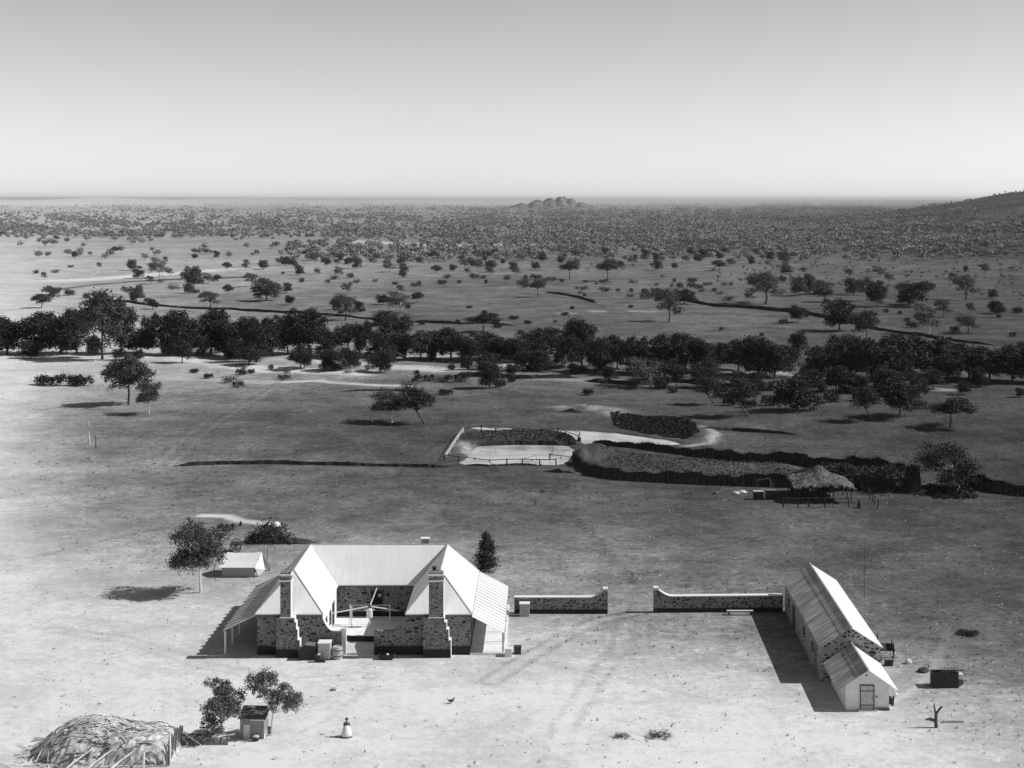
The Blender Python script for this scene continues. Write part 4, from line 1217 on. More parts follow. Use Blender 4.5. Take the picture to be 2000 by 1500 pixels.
NAMED = [
 (957, 758, 705, 44, 'tall', 'small dark round tree standing alone in front of the river belt'),
 (1268, 757, 700, 84, 'sparse_p', 'gum with bare forked white limbs at front of river belt'),
 (1381, 790, 738, 52, 'leaning', 'gum with crooked pale trunk right of the white limbed gum'),
 (1440, 812, 738, 74, 'leaning', 'open leaning gum at front of river belt above the pond bank'),
 (1556, 800, 738, 80, 'ball', 'dense low dark gum at the front of river belt'),
 (1690, 822, 757, 50, 'leaning', 'dark gum on stout leaning trunk near the right flat'),
 (1757, 815, 742, 62, 'round', 'round gum on thin straight trunk right of the stout leaning one'),
 (1856, 835, 776, 76, 'flat', 'dark gum with bent trunk alone on the right flat'),
 (520, 588, 545, 52, 'round', 'round gum alone on plain beyond the river above the homestead left wing'),
 (266, 588, 560, 28, 'knobbly', 'dark squat tree beside the left end of the far creek line'),
 (674, 626, 574, 50, 'sparse', 'airy grey gum on the far creek line above the courtyard'),
 (782, 610, 570, 48, 'sparse_p', 'gum with vivid white crooked limbs on the plain beyond river'),
 (748, 595, 576, 24, 'knobbly', 'small tree just left of the gum with vivid white limbs'),
 (943, 648, 611, 60, 'flat', 'flat topped dark tree just behind the middle of the river belt'),
 (1306, 629, 562, 50, 'sparse', 'thin open tree with forked dark trunk on the plain, far right of centre'),
 (1495, 593, 530, 66, 'sparse', 'wide airy gum with slanting trunk above the right creek line'),
 (1640, 646, 585, 58, 'knobbly', 'gum with V shaped trunk on the right creek line'),
 (1692, 668, 606, 44, 'weeping', 'drooping dark gum right of the V trunked gum'),
 (1560, 578, 540, 30, 'knobbly', 'dark dense clump with square outline on right plain'),
 (1582, 576, 534, 22, 'tall', 'upright tree joined to right side of the square dark clump'),
 (1606, 574, 548, 34, 'round', 'round tree next right of the square dark clump'),
 (1668, 576, 542, 34, 'tall', 'tree left of the pale forked tree on right plain'),
 (1692, 588, 540, 36, 'sparse', 'tree with spreading forked trunk on right plain under the hillside'),
 (1712, 600, 553, 34, 'round', 'rounded tree between forked tree and big hillside tree'),
 (1785, 599, 550, 62, 'broad', 'big double crowned tree at the foot of right hillside'),
 (1812, 655, 594, 44, 'sparse_p', 'gum with bright white stem behind right end of river belt'),
 (1886, 586, 535, 44, 'sparse', 'faint open tree low on the right hillside'),
 (1561, 690, 650, 34, 'tall', 'small dark tree poking up behind river belt at right'),
 (1050, 580, 545, 30, 'flat', 'umbrella shaped tree at left end of short creek cut'),
 (1112, 546, 508, 34, 'flat', 'thin stemmed tree at woodland edge, left of a similar one'),
 (1186, 549, 505, 38, 'flat', 'thin leaning stemmed tree at woodland edge, right of a similar one'),
 (1283, 577, 562, 22, 'knobbly', 'small dark tree just left of thin open forked tree'),
 (1337, 594, 565, 40, 'knobbly', 'dark leaning tree at left tip of the right creek line'),
 (1890, 650, 615, 40, 'sparse', 'pale thin tree at far right behind the river belt'),
 (310, 543, 503, 34, 'sparse_p', 'white stemmed tree in the pale plain at upper left'),
 (378, 562, 520, 34, 'knobbly', 'dark tree right of white stemmed tree in the upper left'),
 (370, 573, 552, 20, 'ball', 'small round tree below dark tree in the upper left plain'),
 (410, 602, 568, 40, 'sparse', 'loose tree on the far creek line above the rounded gum'),
]
for a in NAMED: tree(a[0], a[1], a[2], a[3], a[4], a[5], rz=rnd.uniform(-.25, .25))

BELT = [(-25,694,600,80),(15,692,604,80),(70,690,597,88),(118,692,598,90),(150,688,603,52),(200,702,570,100),(236,690,602,66),(275,690,642,60),(293,688,613,36),(330,692,608,85),(372,694,626,58),(412,690,604,72),
 (440,695,624,58),(470,698,620,70),(500,706,622,55),(532,695,622,50),(562,690,616,60),(603,690,604,82),(640,700,640,60),(680,697,632,62),(707,700,627,34),(736,700,646,50),(766,692,611,84),(792,702,650,70),
 (822,704,646,55),(850,700,646,68),(880,702,643,74),(920,706,660,60),(950,702,650,70),(985,704,660,52),(1012,708,660,55),(1042,700,646,68),(1078,690,641,70),(1104,720,656,56),(1137,716,622,72),(1168,725,660,60),
 (1205,722,658,62),(1240,730,657,60),(1300,728,653,84),(1340,722,650,72),(1372,727,662,60),(1402,716,670,38),(1442,724,663,62),(1482,732,656,82),(1514,736,670,68),(1542,722,674,50),(1600,745,676,66),
 (1628,732,665,62),(1662,742,656,88),(1702,746,661,80),(1742,742,657,84),(1782,738,655,90),(1822,732,660,84),(1852,746,690,60),(1892,742,672,80),(1932,746,680,80),(1978,746,674,84),(2030,748,670,90)]
keys = ['knobbly', 'tall', 'tall', 'round', 'weeping', 'knobbly', 'broad', 'tall']
BELT.sort()
for i, (x, y, t_, w_) in enumerate(BELT):
    k = keys[rnd.randrange(len(keys))]
    hpx = y - t_
    size = 'tall' if hpx > 78 else ('low' if hpx < 62 else 'middling')
    shp = 'narrow' if w_ < 52 else ('broad' if w_ > 76 else 'rounded')
    tree(x, y, t_ + (14 if x < 150 else 0), w_ * .86, k, f'{size} {shp} dark gum in the main row of the river belt, {ordinal(i)}', 'dark gums lining the river')
# second rank fills the belt from behind and below
B2 = []
for i in range(46):
    x = -10 + i * 45 + rnd.uniform(-24, 24)
    base = np.interp(x, [0, 400, 900, 1200, 1500, 2000], [697, 706, 716, 738, 752, 762]) + rnd.uniform(-10, 14)
    if rnd.random() < .12: continue
    hh = rnd.uniform(18, 48)
    B2.append((x, base, base - hh, hh * rnd.uniform(.7, 1.2)))
B2 += [(595, 718, 674, 30), (652, 724, 682, 46), (742, 728, 684, 46), (486, 713, 680, 50), (1280, 742, 700, 46), (1380, 744, 705, 50), (1668, 765, 728, 46), (1790, 775, 738, 40), (1480, 770, 740, 34)]
B2.sort()
for i, (x, y, t_, w_) in enumerate(B2):
    tree(x, y, t_, w_, rnd.choice(['round', 'ball', 'knobbly', 'tall']), f'smaller dark tree along the front foot of river belt, {ordinal(i)}', 'small trees at the foot of the river belt')

def scatter(zone, n, keys_, size_m, seed, name, lab, group, mind=9, shrub=False):
    g = random.Random(seed); pts = []
    tries = 0
    while len(pts) < n and tries < n * 60:
        tries += 1
        x0, y0, x1, y1 = zone
        x = g.uniform(x0, x1); y = y0 + (y1 - y0) * g.random() ** 1.3
        if all(abs(x - a) > mind or abs(y - b_) > mind * .35 for a, b_ in pts): pts.append((x, y))
    pts.sort()
    for i, (x, y) in enumerate(pts):
        p = G(x, y); s = F / p.y
        hh = g.uniform(*size_m)
        if shrub: tree(x, y, hh * s, hh * s * g.uniform(1.3, 2.4), g.choice(keys_), lab.format(ordinal(i)), group, rz=g.uniform(0, 3), name=name, shrub=True)
        else: tree(x, y, y - hh * s, hh * s * g.uniform(.7, 1.15), g.choice(keys_), lab.format(ordinal(i)), group, rz=g.uniform(-.6, .6), name=name)
T4 = ['knobbly', 'sparse', 'weeping', 'tall', 'round', 'sparse_p', 'sparse']
scatter((560, 505, 1010, 545), 46, T4, (3.2, 6.5), 1, 'woodland_tree', 'woodland edge tree beyond river, centre left, {}', 'trees at the near edge of the far woodland', 10)
scatter((1000, 498, 1560, 528), 40, T4, (3.2, 6.5), 2, 'woodland_tree', 'woodland edge tree beyond river, right of centre, {}', 'trees at the near edge of the far woodland', 11)
scatter((80, 495, 560, 560), 26, T4, (3, 6), 3, 'plain_tree', 'small tree on pale plain at upper left, {}', 'small trees on the left plain', 14)
scatter((1440, 530, 1990, 640), 22, T4, (3, 6), 4, 'plain_tree', 'small tree on flat below the right hillside, {}', 'small trees under the right hillside', 20)
scatter((80, 570, 860, 608), 14, T4, (2.5, 5), 5, 'plain_tree', 'small tree beside far creek line at left, {}', 'small trees by the far creek', 25)
scatter((640, 540, 1120, 562), 26, ['bush_a', 'bush_b', 'bush_c'], (1.4, 2.6), 6, 'shrub', 'dark shrub on plain just below woodland centre, {}', 'shrubs on the plain beyond the river', 10, True)
scatter((1120, 550, 1480, 590), 34, ['bush_a', 'bush_b', 'bush_c'], (1.2, 2.4), 7, 'shrub', 'dark shrub on plain right of centre beyond river, {}', 'shrubs on the plain beyond the river', 10, True)
scatter((60, 520, 620, 600), 24, ['bush_a', 'bush_b', 'bush_c'], (1.2, 2.4), 8, 'shrub', 'shrub on pale plain at upper left, {}', 'shrubs on the plain beyond the river', 14, True)
scatter((640, 600, 1300, 645), 16, ['bush_a', 'bush_c'], (.8, 1.5), 9, 'shrub', 'low shrub on open plain behind the river belt, {}', 'shrubs on the plain beyond the river', 20, True)
scatter((1320, 610, 1990, 660), 18, ['bush_a', 'bush_b'], (1, 2), 10, 'shrub', 'shrub behind right half of river belt, {}', 'shrubs on the plain beyond the river', 20, True)
scatter((380, 722, 1330, 768), 30, ['bush_a', 'bush_b', 'bush_c'], (.8, 1.6), 11, 'shrub', 'low shrub on sandy strip in front of the river belt, {}', 'shrubs in front of the river belt', 16, True)
scatter((1400, 765, 1800, 800), 16, ['bush_a', 'bush_b'], (1.2, 2.2), 12, 'shrub', 'shrub among front gums of right river belt, {}', 'shrubs in front of the river belt', 14, True)
SH = [(98, 752, 20, 50, 'bush_a', 'grey shrub at left end of thicket on the far left flat'), (135, 752, 24, 50, 'bush_b', 'grey shrub in the middle of thicket on the far left flat'),
      (163, 753, 20, 44, 'bush_a', 'grey shrub at right end of thicket on the far left flat'), (888, 746, 16, 44, 'bush_b', 'dark shrub clump in front of river belt, left of small round tree'),
      (828, 744, 15, 40, 'bush_b', 'dark spreading shrub in front of river belt above paired gums'), (873, 771, 12, 28, 'bush_a', 'small shrub just right of the two joined gums'),
      (440, 1036, 15, 34, 'bush_b', 'low dark shrub on the ash patch behind the tent'), (432, 1048, 7, 18, 'bush_a', 'tiny dark shrub between ash patch and tent'),
      (1288, 1440, 13, 44, 'bush_c', 'grey tufted shrub at bottom edge right of centre'), (1215, 1440, 9, 30, 'bush_c', 'tiny tufted shrub at bottom edge left of the grey one'),
      (1896, 1240, 10, 40, 'bush_a', 'flat dark shrub in the yard at the far right'), (1060, 962, 7, 12, 'bush_c', 'tiny tuft on the flat below the fenced pond'),
      (1150, 772, 14, 20, 'bush_a', 'small dark shrub below the river belt right of centre'), (1630, 958, 20, 40, 'bush_a', 'dark shrub hard behind the thatched shed')]
for x, y, hpx, wpx, k, lab in SH: tree(x, y, hpx, wpx, k, lab, None, rz=0, name='shrub', shrub=True)

# ------------------------------------------------------------------ far woodland, one mass
def woodland():
    g = np.random.RandomState(5)
    P = []; S = []
    def add(n, y0, y1, dens, s0, s1):
        x = g.uniform(-150, 2150, n); y = g.uniform(y0, y1, n)
        k = g.uniform(size=n) < dens(x, y)
        P.append(np.stack([x[k], y[k]], 1)); S.append(g.uniform(s0, s1, k.sum()))
    nz = lambda x, y: sst(.38, .62, .5 + .42 * wav(x, y * 5, 190, 77) + .35 * wav(x, y * 5, 60, 78) + .18 * wav(x, y * 4, 22, 79))
    openl = lambda x, y: np.where((x < 600) & (y > 466), .06, 1.0) * np.where((x < 860) & (x > 380) & (y > 466 + (x - 380) * .0) & (y < 492), .15, 1.0)
    add(3000, 480, 512, lambda x, y: np.where(x > 560, .30 + .35 * nz(x, y), .05) * np.where((y > 500) & (x > 1050), .3, 1), 3.5, 6.5)
    add(6500, 455, 480, lambda x, y: openl(x, y) * (.35 + .4 * nz(x, y)), 3.5, 6.5)
    add(15000, 430, 455, lambda x, y: (.15 + .75 * nz(x, y)) * np.interp(x, [0, 600, 1100], [.8, .8, 1]), 2.8, 6)
    add(26000, 412, 430, lambda x, y: (.15 + .5 * nz(x, y)) * np.interp(x, [0, 600, 1100, 1600], [.45, .6, .9, 1.1]), 2.5, 5.5)
    add(34000, 400, 412, lambda x, y: (.1 + .5 * nz(x, y)) * np.interp(x, [0, 600, 1100, 1600], [.35, .5, .8, 1.1]), 2.5, 5)
    add(16000, 394.5, 400, lambda x, y: (.1 + .4 * nz(x, y)) * np.interp(x, [0, 600, 1100, 1600], [.3, .5, .8, 1]), 2.5, 5)
    add(4200, 505, 600, lambda x, y: np.where(x > 1400, .35, 0.03) * (y < 560 + (x - 1500) * .06), .8, 2.6)
    P = np.concatenate(P); S = np.concatenate(S)
    # sight line to ground, allowing for the hills
    X, Y = flat(P[:, 0], P[:, 1])
    for _ in range(25):
        z = gz(X, Y); s = (P[:, 1] - HY) / np.maximum(H - z, 1.0)
        Yn = F / s; Y = np.clip(.6 * Y + .4 * Yn, 300, 60000); X = (P[:, 0] - CX) / F * Y
    z = gz(X, Y)
    err = np.abs(HY + F * (H - z) / Y - P[:, 1])
    ok = (err < 12)
    X, Y, z, S = X[ok], Y[ok], z[ok], S[ok]
    Xh = g.uniform(260, 1500, 26000); Yh = g.uniform(750, 2900, 26000); zh = gz(Xh, Yh)
    kh = (zh > 4) & (g.uniform(size=len(Xh)) < .35 + .4 * wav(Xh, Yh, 120, 9))
    X = np.concatenate([X, Xh[kh]]); Y = np.concatenate([Y, Yh[kh]]); z = np.concatenate([z, zh[kh]]); S = np.concatenate([S, g.uniform(1.2, 4.2, kh.sum())])
    Vs = []; 
    near = Y < 1500
    mid = (~near) & (Y < 3200)
    far = Y >= 3200
    for msk, k, qs in ((near, 120, .115), (mid, 36, .17), (far, 12, .28)):
        x, y, zz, sz = X[msk], Y[msk], z[msk], S[msk]
        n = len(x)
        d = g.normal(size=(n, k, 3)); d /= np.linalg.norm(d, axis=2)[..., None]
        rad = g.uniform(.35, 1.0, (n, k, 1))
        c = d * rad * np.array([.55, .55, .33]) * sz[:, None, None]
        c[..., 2] += sz[:, None] * .62
        c += np.stack([x, y, zz], 1)[:, None, :]
        a = g.normal(size=(n, k, 3)); a /= np.linalg.norm(a, axis=2)[..., None]
        b_ = np.cross(a, g.normal(size=(n, k, 3))); b_ /= np.linalg.norm(b_, axis=2)[..., None]
        q = (sz[:, None, None] * qs * g.uniform(.6, 1.3, (n, k, 1)))
        a = a * q; b_ = b_ * q * .7
        Vs.append(np.stack([c - a, c - b_, c + a, c + b_], 2).reshape(-1, 3))
    # thin trunks for the nearer ones
    x, y, zz, sz = X[near], Y[near], z[near], S[near]
    w_ = .12
    Vs.append(np.stack([np.stack([x - w_, y, zz - .2], 1), np.stack([x + w_, y, zz - .2], 1), np.stack([x + w_ * .6, y, zz + sz * .6], 1), np.stack([x - w_ * .6, y, zz + sz * .6], 1)], 1).reshape(-1, 3))
    Vv = np.concatenate(Vs)
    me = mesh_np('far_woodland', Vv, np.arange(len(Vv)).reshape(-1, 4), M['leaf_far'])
    o = link(me, 'far_woodland')
    tag(o, 'scattered grey green woodland filling the plain to the horizon', 'woodland', kind='stuff')
woodland()

# ------------------------------------------------------------------ grass tussocks
def tussocks():
    g = np.random.RandomState(9)
    n = 42000
    px = g.uniform(-60, 2060, n); py = 640 + (1500 - 640) * g.uniform(size=n) ** 1.1
    X, Y = flat(px, py)
    a = albedo(X, Y)
    keep = (g.uniform(size=n) < np.clip(.9 - a * 1.7, .03, .9) * (0.35 + .65 * (wav(X, Y, 7, 44) > .15)))
    keep &= ~((X > -28) & (X < -2) & (Y > 125) & (Y < 145)) & ~((X > 20) & (X < 28) & (Y > 112) & (Y < 143))
    for P in PONDS: keep &= poly_sd(P, X, Y) > .8
    X, Y = X[keep], Y[keep]; z = gz(X, Y); n = len(X)
    k = 5
    s = g.uniform(.04, .13, (n, 1)) * (1 + .5 * (Y[:, None] > 190))
    ang = g.uniform(0, 6.28, (n, k)); 
    cx = X[:, None] + s * np.cos(ang) * .6; cy = Y[:, None] + s * np.sin(ang) * .6
    tx = cx + s * np.cos(ang) * .9; ty = cy + s * np.sin(ang) * .9; tz = z[:, None] + s * g.uniform(.8, 1.8, (n, k))
    w_ = s * .35
    v0 = np.stack([cx - w_ * np.sin(ang), cy + w_ * np.cos(ang), z[:, None] + 0 * cx - .02], -1)
    v1 = np.stack([cx + w_ * np.sin(ang), cy - w_ * np.cos(ang), z[:, None] + 0 * cx - .02], -1)
    v2 = np.stack([tx, ty, tz], -1)
    Vv = np.stack([v0, v1, v2], 2).reshape(-1, 3)
    me = mesh_np('grass', Vv, np.arange(len(Vv)).reshape(-1, 3), M['grass'])
    tag(link(me, 'grass'), 'low dry grass tussocks dotted over the flats', 'grass', kind='stuff')
tussocks()

def litter(n, m, seed, smin, smax, name, label):
    g = np.random.RandomState(seed)
    px = g.uniform(-60, 2060, n); py = 950 + 560 * g.uniform(size=n)
    X, Y = flat(px, py)
    keep = ~((X > -28) & (X < -2) & (Y > 126) & (Y < 145)) & ~((X > 21) & (X < 27.5) & (Y > 113) & (Y < 143)) & (wav(X, Y, 9, 51) > -.1)
    X, Y = X[keep], Y[keep]; n = len(X); s = g.uniform(smin, smax, n) ** 1.0
    a = g.uniform(0, 6.28, (n, 1)) + np.array([0, 2.1, 4.2])[None]
    r = s[:, None] * g.uniform(.7, 1.3, (n, 3))
    bx = X[:, None] + r * np.cos(a); by = Y[:, None] + r * np.sin(a) * .8
    z = gz(X, Y)
    base = np.stack([bx, by, np.repeat(z[:, None] - .02, 3, 1)], -1)
    topv = np.stack([X, Y, z + s * .8], -1)
    Vv = np.concatenate([base, topv[:, None]], 1).reshape(-1, 3)
    o4 = np.arange(n)[:, None] * 4
    Fq = np.concatenate([o4 + np.array([[0, 1, 3]]), o4 + np.array([[1, 2, 3]]), o4 + np.array([[2, 0, 3]])], 0)
    tag(link(mesh_np(name, Vv, Fq, M[m]), name), label, 'stones', kind='stuff')
litter(1500, 'rock', 71, .04, .12, 'pebbles', 'pale stones strewn thinly over the yard and flat')
litter(1500, 'iron', 72, .04, .11, 'dark_litter', 'dark stones and dung strewn thinly over the yard')

# ------------------------------------------------------------------ brush pile and camp
p = G(527, 1060)
bp_ = empty('brush_pile', tuple(p), 'dark heap of cut brush and poles behind the homestead left wing', 'brush pile')
Vv, Fq = leaves([((-1.6, 0, .6), 1.1, .7), ((-.5, 0, 1.1), 1.3, 1.1), ((.9, .2, .9), 1.2, 1.0), ((1.9, 0, .5), .9, .6)], 1000, .13, 3, 22, .28)
link(mesh_np('brush', Vv, Fq, M['brush']), 'brush', bp_)
g_ = random.Random(3); w_ = MB()
for i in range(44):
    a = g_.uniform(-.1, .5); L = g_.uniform(1.4, 3.0); x = g_.uniform(-2.4, 3.0); y = g_.uniform(-.8, .8)
    w_.tube((x, y, g_.uniform(.05, .6)), (x + L * math.cos(a), y - L * math.sin(a) * .6, .05), .045, .03, 5)
for i in range(230):
    x = g_.uniform(-2.3, 2.5); hh_ = 1.75 * max(.15, 1 - (x / 2.8) ** 2) * g_.uniform(.3, 1.08); y = g_.uniform(-.8, .7)
    a = g_.uniform(0, 3.14); L = g_.uniform(.3, .9)
    w_.tube((x - L * math.cos(a), y - L * .5 * math.sin(a), max(.03, hh_ - g_.uniform(0, .4))), (x + L * math.cos(a), y + L * .5 * math.sin(a), hh_), .05, .03, 5)
w_.build('poles', M['stick_d'], bp_)
w_ = MB()
for i in range(8):
    x = g_.uniform(-1.5, 1.8); w_.tube((x, -.2, g_.uniform(.6, 1.4)), (x + g_.uniform(-.7, .7), .3, g_.uniform(.8, 1.7)), .03, .03, 5)
w_.build('pale_poles', M['stick'], bp_)
dm = MB().lathe([(.42, 0), (.4, .2), (.28, .38), (.1, .46)], 14)
tag(dm.build('basin', M['white'], None, (p.x + .7, p.y + .3, p.z + 1.8)), 'upturned white basin lying on top of the dark brush heap', 'basin')
p = G(470, 1027)
tag(MB().path([(0, 0, 0), (0, 0, .3), (.05, 0, .55)], [.2, .16, .08], 7).build('stump', M['wood_d'], None, tuple(p)), 'small black stump at right end of the ash patch', 'stump')

# ------------------------------------------------------------------ thatched shed
fx0, fx1 = 31.6, 38.8
ys0, ys1 = 191.5, 200.0
ts = empty('thatched_shed', (35.2, 195.5, 0), 'open pole shed with a ragged peaked thatch roof in front of brush fence', 'shed')
nx_, ny_ = 30, 22
vs = []; fs = []
g_ = random.Random(11)
for j in range(ny_ + 1):
    for i in range(nx_ + 1):
        u, v = i / nx_, j / ny_
        x = -3.7 + 7.4 * u; y = -4.2 + 8.6 * v
        edge = min(u, 1 - u) * 7.4; ed2 = min(v, 1 - v) * 8.6
        z = 1.9 + .28 * min(1, edge / 1.2) + .22 * min(1, ed2 / 1.6)
        z += 1.2 * math.exp(-abs((x - .1) / 1.3) ** 1.5 - ((y - .9) / 1.9) ** 2) + .35 * math.exp(-((x + .2) / 2.6) ** 2 - ((y) / 3.5) ** 2)
        z += g_.uniform(-.07, .07)
        if i in (0, nx_): x += g_.uniform(-.3, .3)
        if j in (0, ny_): y += g_.uniform(-.25, .25)
        vs.append((x, y, z))
for j in range(ny_):
    for i in range(nx_):
        a = j * (nx_ + 1) + i; fs.append((a, a + 1, a + nx_ + 2, a + nx_ + 1))
MB().shell(vs, fs, .22).build('thatch_roof', M['thatch'], ts)
for x in (-3.3, 3.3, -1.1, 1.1):
    for y in (-3.8, -1.2, 1.4, 4.0):
        MB().tube((x, y, 0), (x + g_.uniform(-.06, .06), y, 1.95), .09, .07, 6).build('post', M['wood_d'], ts)
MB().box(-3.3, -1.0, 2.6, 2.68, .05, 1.9).build('shade_screen', M['wood_d'], ts)  # dark sheet standing in for the shadow under the roof
yf_ = empty('yard_fence', (33.2, 188.9, 0), 'dark rail fence with five posts in front of the thatched shed', 'fence')
for x in (-3.6, -1.8, -.5, 1.5, 4.4):
    MB().tube((x, 0, 0), (x, 0, 1.25), .08, .07, 6).build('post', M['wood_d'], yf_)
for z in (.7, 1.15): MB().tube((-3.7, 0, z), (4.5, 0, z), .05, .05, 5).build('rail', M['wood_d'], yf_)
pf = empty('post_row', tuple(G(1714, 992)), 'row of dark leaning posts right of the thatched shed', 'fence')
b0 = G(1714, 992)
for px_, py_ in ((1714, 992), (1708, 986), (1704, 980), (1699, 974), (1696, 968)):
    q = G(px_, py_) - b0
    MB().tube((q.x, q.y, 0), (q.x + .1, q.y, 1.2), .09, .06, 6).build('post', M['wood_d'], pf)
sticks('stump', 1679, 992, [([(0, 0, 0), (0, 0, .45), (-.02, 0, 1.15)], [.36, .28, .03])], 'black pointed stump between thatched shed and post row', 'stump', 'wood_d', 8)
for i, (px_, lab) in enumerate(((1481, 'black water bin with pale rim, left of the two under a pole frame'), (1505, 'larger black water bin, right of the two under a pole frame'))):
    q = G(px_, 975)
    e = empty('water_bin', tuple(q), lab, 'bin')
    w = .62 if i == 0 else .62
    MB().box(-w, w, -.4, .4, .15, 1.0 + .15 * i).build('bin_body', M['wood_d'], e)
    MB().box(-w - .03, w + .03, -.44, .44, 1.001 + .15 * i, 1.05 + .15 * i).build('rim', M['tin'] if i == 0 else M['wood_m'], e)
    for y in (-.42, .42): wheel(e, (0, y * 1.15, .3), .3, n=12)
q = G(1495, 972)
e = empty('well_hoist', tuple(q), 'thin pole frame standing over the two black water bins', 'hoist')
MB().tube((-1.0, .6, 0), (-.95, .6, 2.1), .05, .04, 5).build('post', M['wood_m'], e)
MB().tube((.9, .6, 0), (.6, .6, 2.35), .05, .04, 5).build('post', M['wood_m'], e)
MB().tube((-1.1, .6, 2.1), (.65, .6, 2.38), .045, .04, 5).build('crossbar', M['wood_m'], e)
MB().tube((.6, .6, 2.38), (1.7, .4, 0), .035, .03, 5).build('brace', M['wood_m'], e)

# ------------------------------------------------------------------ brush fences
def brush_fence(pts_px, h0, h1, label, seed, step=.1, rows=3):
    g = random.Random(seed)
    pts = [Vector((*[float(c) for c in flat(x, y)], 0)) for x, y in pts_px]
    base = pts[0].copy()
    e = empty('brush_fence', tuple(base), label, 'fence')
    mb = MB(); core = MB(); tot = 0
    Ltot = sum((b_ - a).length for a, b_ in zip(pts[:-1], pts[1:]))
    for a, b_ in zip(pts[:-1], pts[1:]):
        L = (b_ - a).length; n = int(L / step)
        d = (b_ - a).normalized(); nn = Vector((-d.y, d.x, 0))
        hh = lambda s: (h0 + (h1 - h0) * s / Ltot) * (1 + .13 * math.sin(s * .55 + seed) + .10 * math.sin(s * 1.7 + 2 * seed))
        k = max(1, int(L / .6))
        for i in range(k):
            q0 = a.lerp(b_, i / k); q1 = a.lerp(b_, (i + 1) / k)
            hm = hh(tot + L * i / k) * g.uniform(.66, .74)
            vs = [q0 - nn * .12, q1 - nn * .12, q1 + nn * .12, q0 + nn * .12]
            zz = hz(q0.x, q0.y)
            core.add([(v.x - base.x, v.y - base.y, zz - .2) for v in vs] + [(v.x - base.x, v.y - base.y, zz + hm) for v in vs],
                     [(0, 1, 5, 4), (1, 2, 6, 5), (2, 3, 7, 6), (3, 0, 4, 7), (4, 5, 6, 7)])
        for r_ in range(rows):
            for i in range(n):
                s = (i + g.random()) / n; q = a.lerp(b_, s) + nn * (g.uniform(-.28, .28))
                z = hz(q.x, q.y); ht = hh(tot + s * L) * g.uniform(.6, 1.02) * (1.22 if g.random() < .06 else 1)
                l = Vector((g.uniform(-.12, .12), g.uniform(-.12, .12), 0))
                w = g.uniform(.03, .075)
                q = q - base
                mb.add([(q.x - w, q.y - w * .6, z - .1), (q.x + w, q.y - w * .6, z - .1), (q.x, q.y + w, z - .1), (q.x + l.x, q.y + l.y, z + ht)], [(0, 1, 3), (1, 2, 3), (2, 0, 3)])
        tot += L
    o = core.build('packed_brush', M['brush'], e)
    mb.build('stakes', M['stake'], e)
brush_fence([(1120, 903), (1140, 918), (1165, 930), (1220, 938), (1300, 942), (1400, 948), (1500, 951), (1545, 953)], 1.75, 2.2, 'dark brush fence, near side of enclosure, from grassy mound to thatched shed', 1)
brush_fence([(1158, 866), (1200, 871), (1260, 877), (1350, 890), (1440, 900), (1560, 912), (1680, 921), (1760, 930), (1792, 944)], 0.95, 3.0, 'dark brush fence, far side of enclosure, from pond to the right corner', 2)
brush_fence([(1792, 946), (1794, 960), (1740, 960), (1680, 958)], 2.9, 2.6, 'tall dark brush fence closing the right end of the enclosure', 3)
brush_fence([(1880, 935), (1905, 952), (1945, 962), (2010, 970)], 2.2, 2.2, 'dark brush fence beyond the twisted gum at far right', 4)
# reedy growth
def thicket(poly_px, n, hmax, label, seed, name='scrub_thicket', m='brush'):
    g = np.random.RandomState(seed); P = W(poly_px)
    xs = [p_[0] for p_ in P]; ys = [p_[1] for p_ in P]
    X = g.uniform(min(xs), max(xs), n * 3); Y = g.uniform(min(ys), max(ys), n * 3)
    sdv = poly_sd(P, X, Y) + 1.0 * wav(X, Y, 4.5, seed + 60) + .5 * wav(X, Y, 1.6, seed + 70)
    k = (sdv < .4) & (wav(X, Y, 3.0, seed + 80) > -.45); X, Y, sdv = X[k][:n], Y[k][:n], sdv[k][:n]; z = gz(X, Y); n = len(X)
    tp = np.clip((.5 - sdv) / 1.6, .12, 1) * (.75 + .5 * wav(X, Y, 2.2, seed + 90))
    Pt = np.stack([X, Y, z + hmax * tp * g.uniform(0, 1, n) ** 1.2], 1)
    a = g.normal(size=(n, 3)); a[:, 2] *= 2; a /= np.linalg.norm(a, axis=1)[:, None]; b_ = np.cross(a, g.normal(size=(n, 3))); b_ /= np.linalg.norm(b_, axis=1)[:, None]
    s = g.uniform(.08, .24, (n, 1)); a *= s; b_ *= s * .5
    Vv = np.stack([Pt - a, Pt - b_, Pt + a, Pt + b_], 1).reshape(-1, 3)
    me = mesh_np(name, Vv, np.arange(len(Vv)).reshape(-1, 4), M[m])
    tag(link(me, name), label, 'scrub', kind='stuff')
thicket([(1192, 814), (1240, 816), (1310, 820), (1345, 829), (1362, 842), (1358, 854), (1338, 859), (1300, 852), (1250, 844), (1200, 832)], 12000, .3, 'dark low scrub covering the oval bank beside the far pond', 1)
thicket([(1590, 918), (1700, 926), (1785, 940), (1785, 955), (1680, 954), (1610, 935)], 16000, 1.6, 'dense dark garden growth inside the brush fence corner', 2, 'garden_growth', 'leaf')
thicket([(1170, 880), (1300, 890), (1450, 905), (1560, 920), (1540, 940), (1380, 930), (1240, 915), (1180, 900)], 2600, .3, 'rough tufts of growth on the ground inside the brush fence', 9, 'enclosure_growth', 'leaf_m')
thicket([(1085, 860), (1110, 858), (1125, 868), (1100, 872)], 700, .6, 'dark scrub at the pond outlet by the broken gate', 3)
thicket([(935, 852), (1090, 850), (1105, 862), (940, 864)], 1400, .3, 'rough growth on the bank between the two ponds', 4, 'bank_growth', 'leaf_m')
thicket([(1810, 950), (1900, 955), (1900, 975), (1820, 972)], 6000, .5, 'dark litter and scrub around foot of the twisted gum', 5, 'litter_scrub', 'leaf')

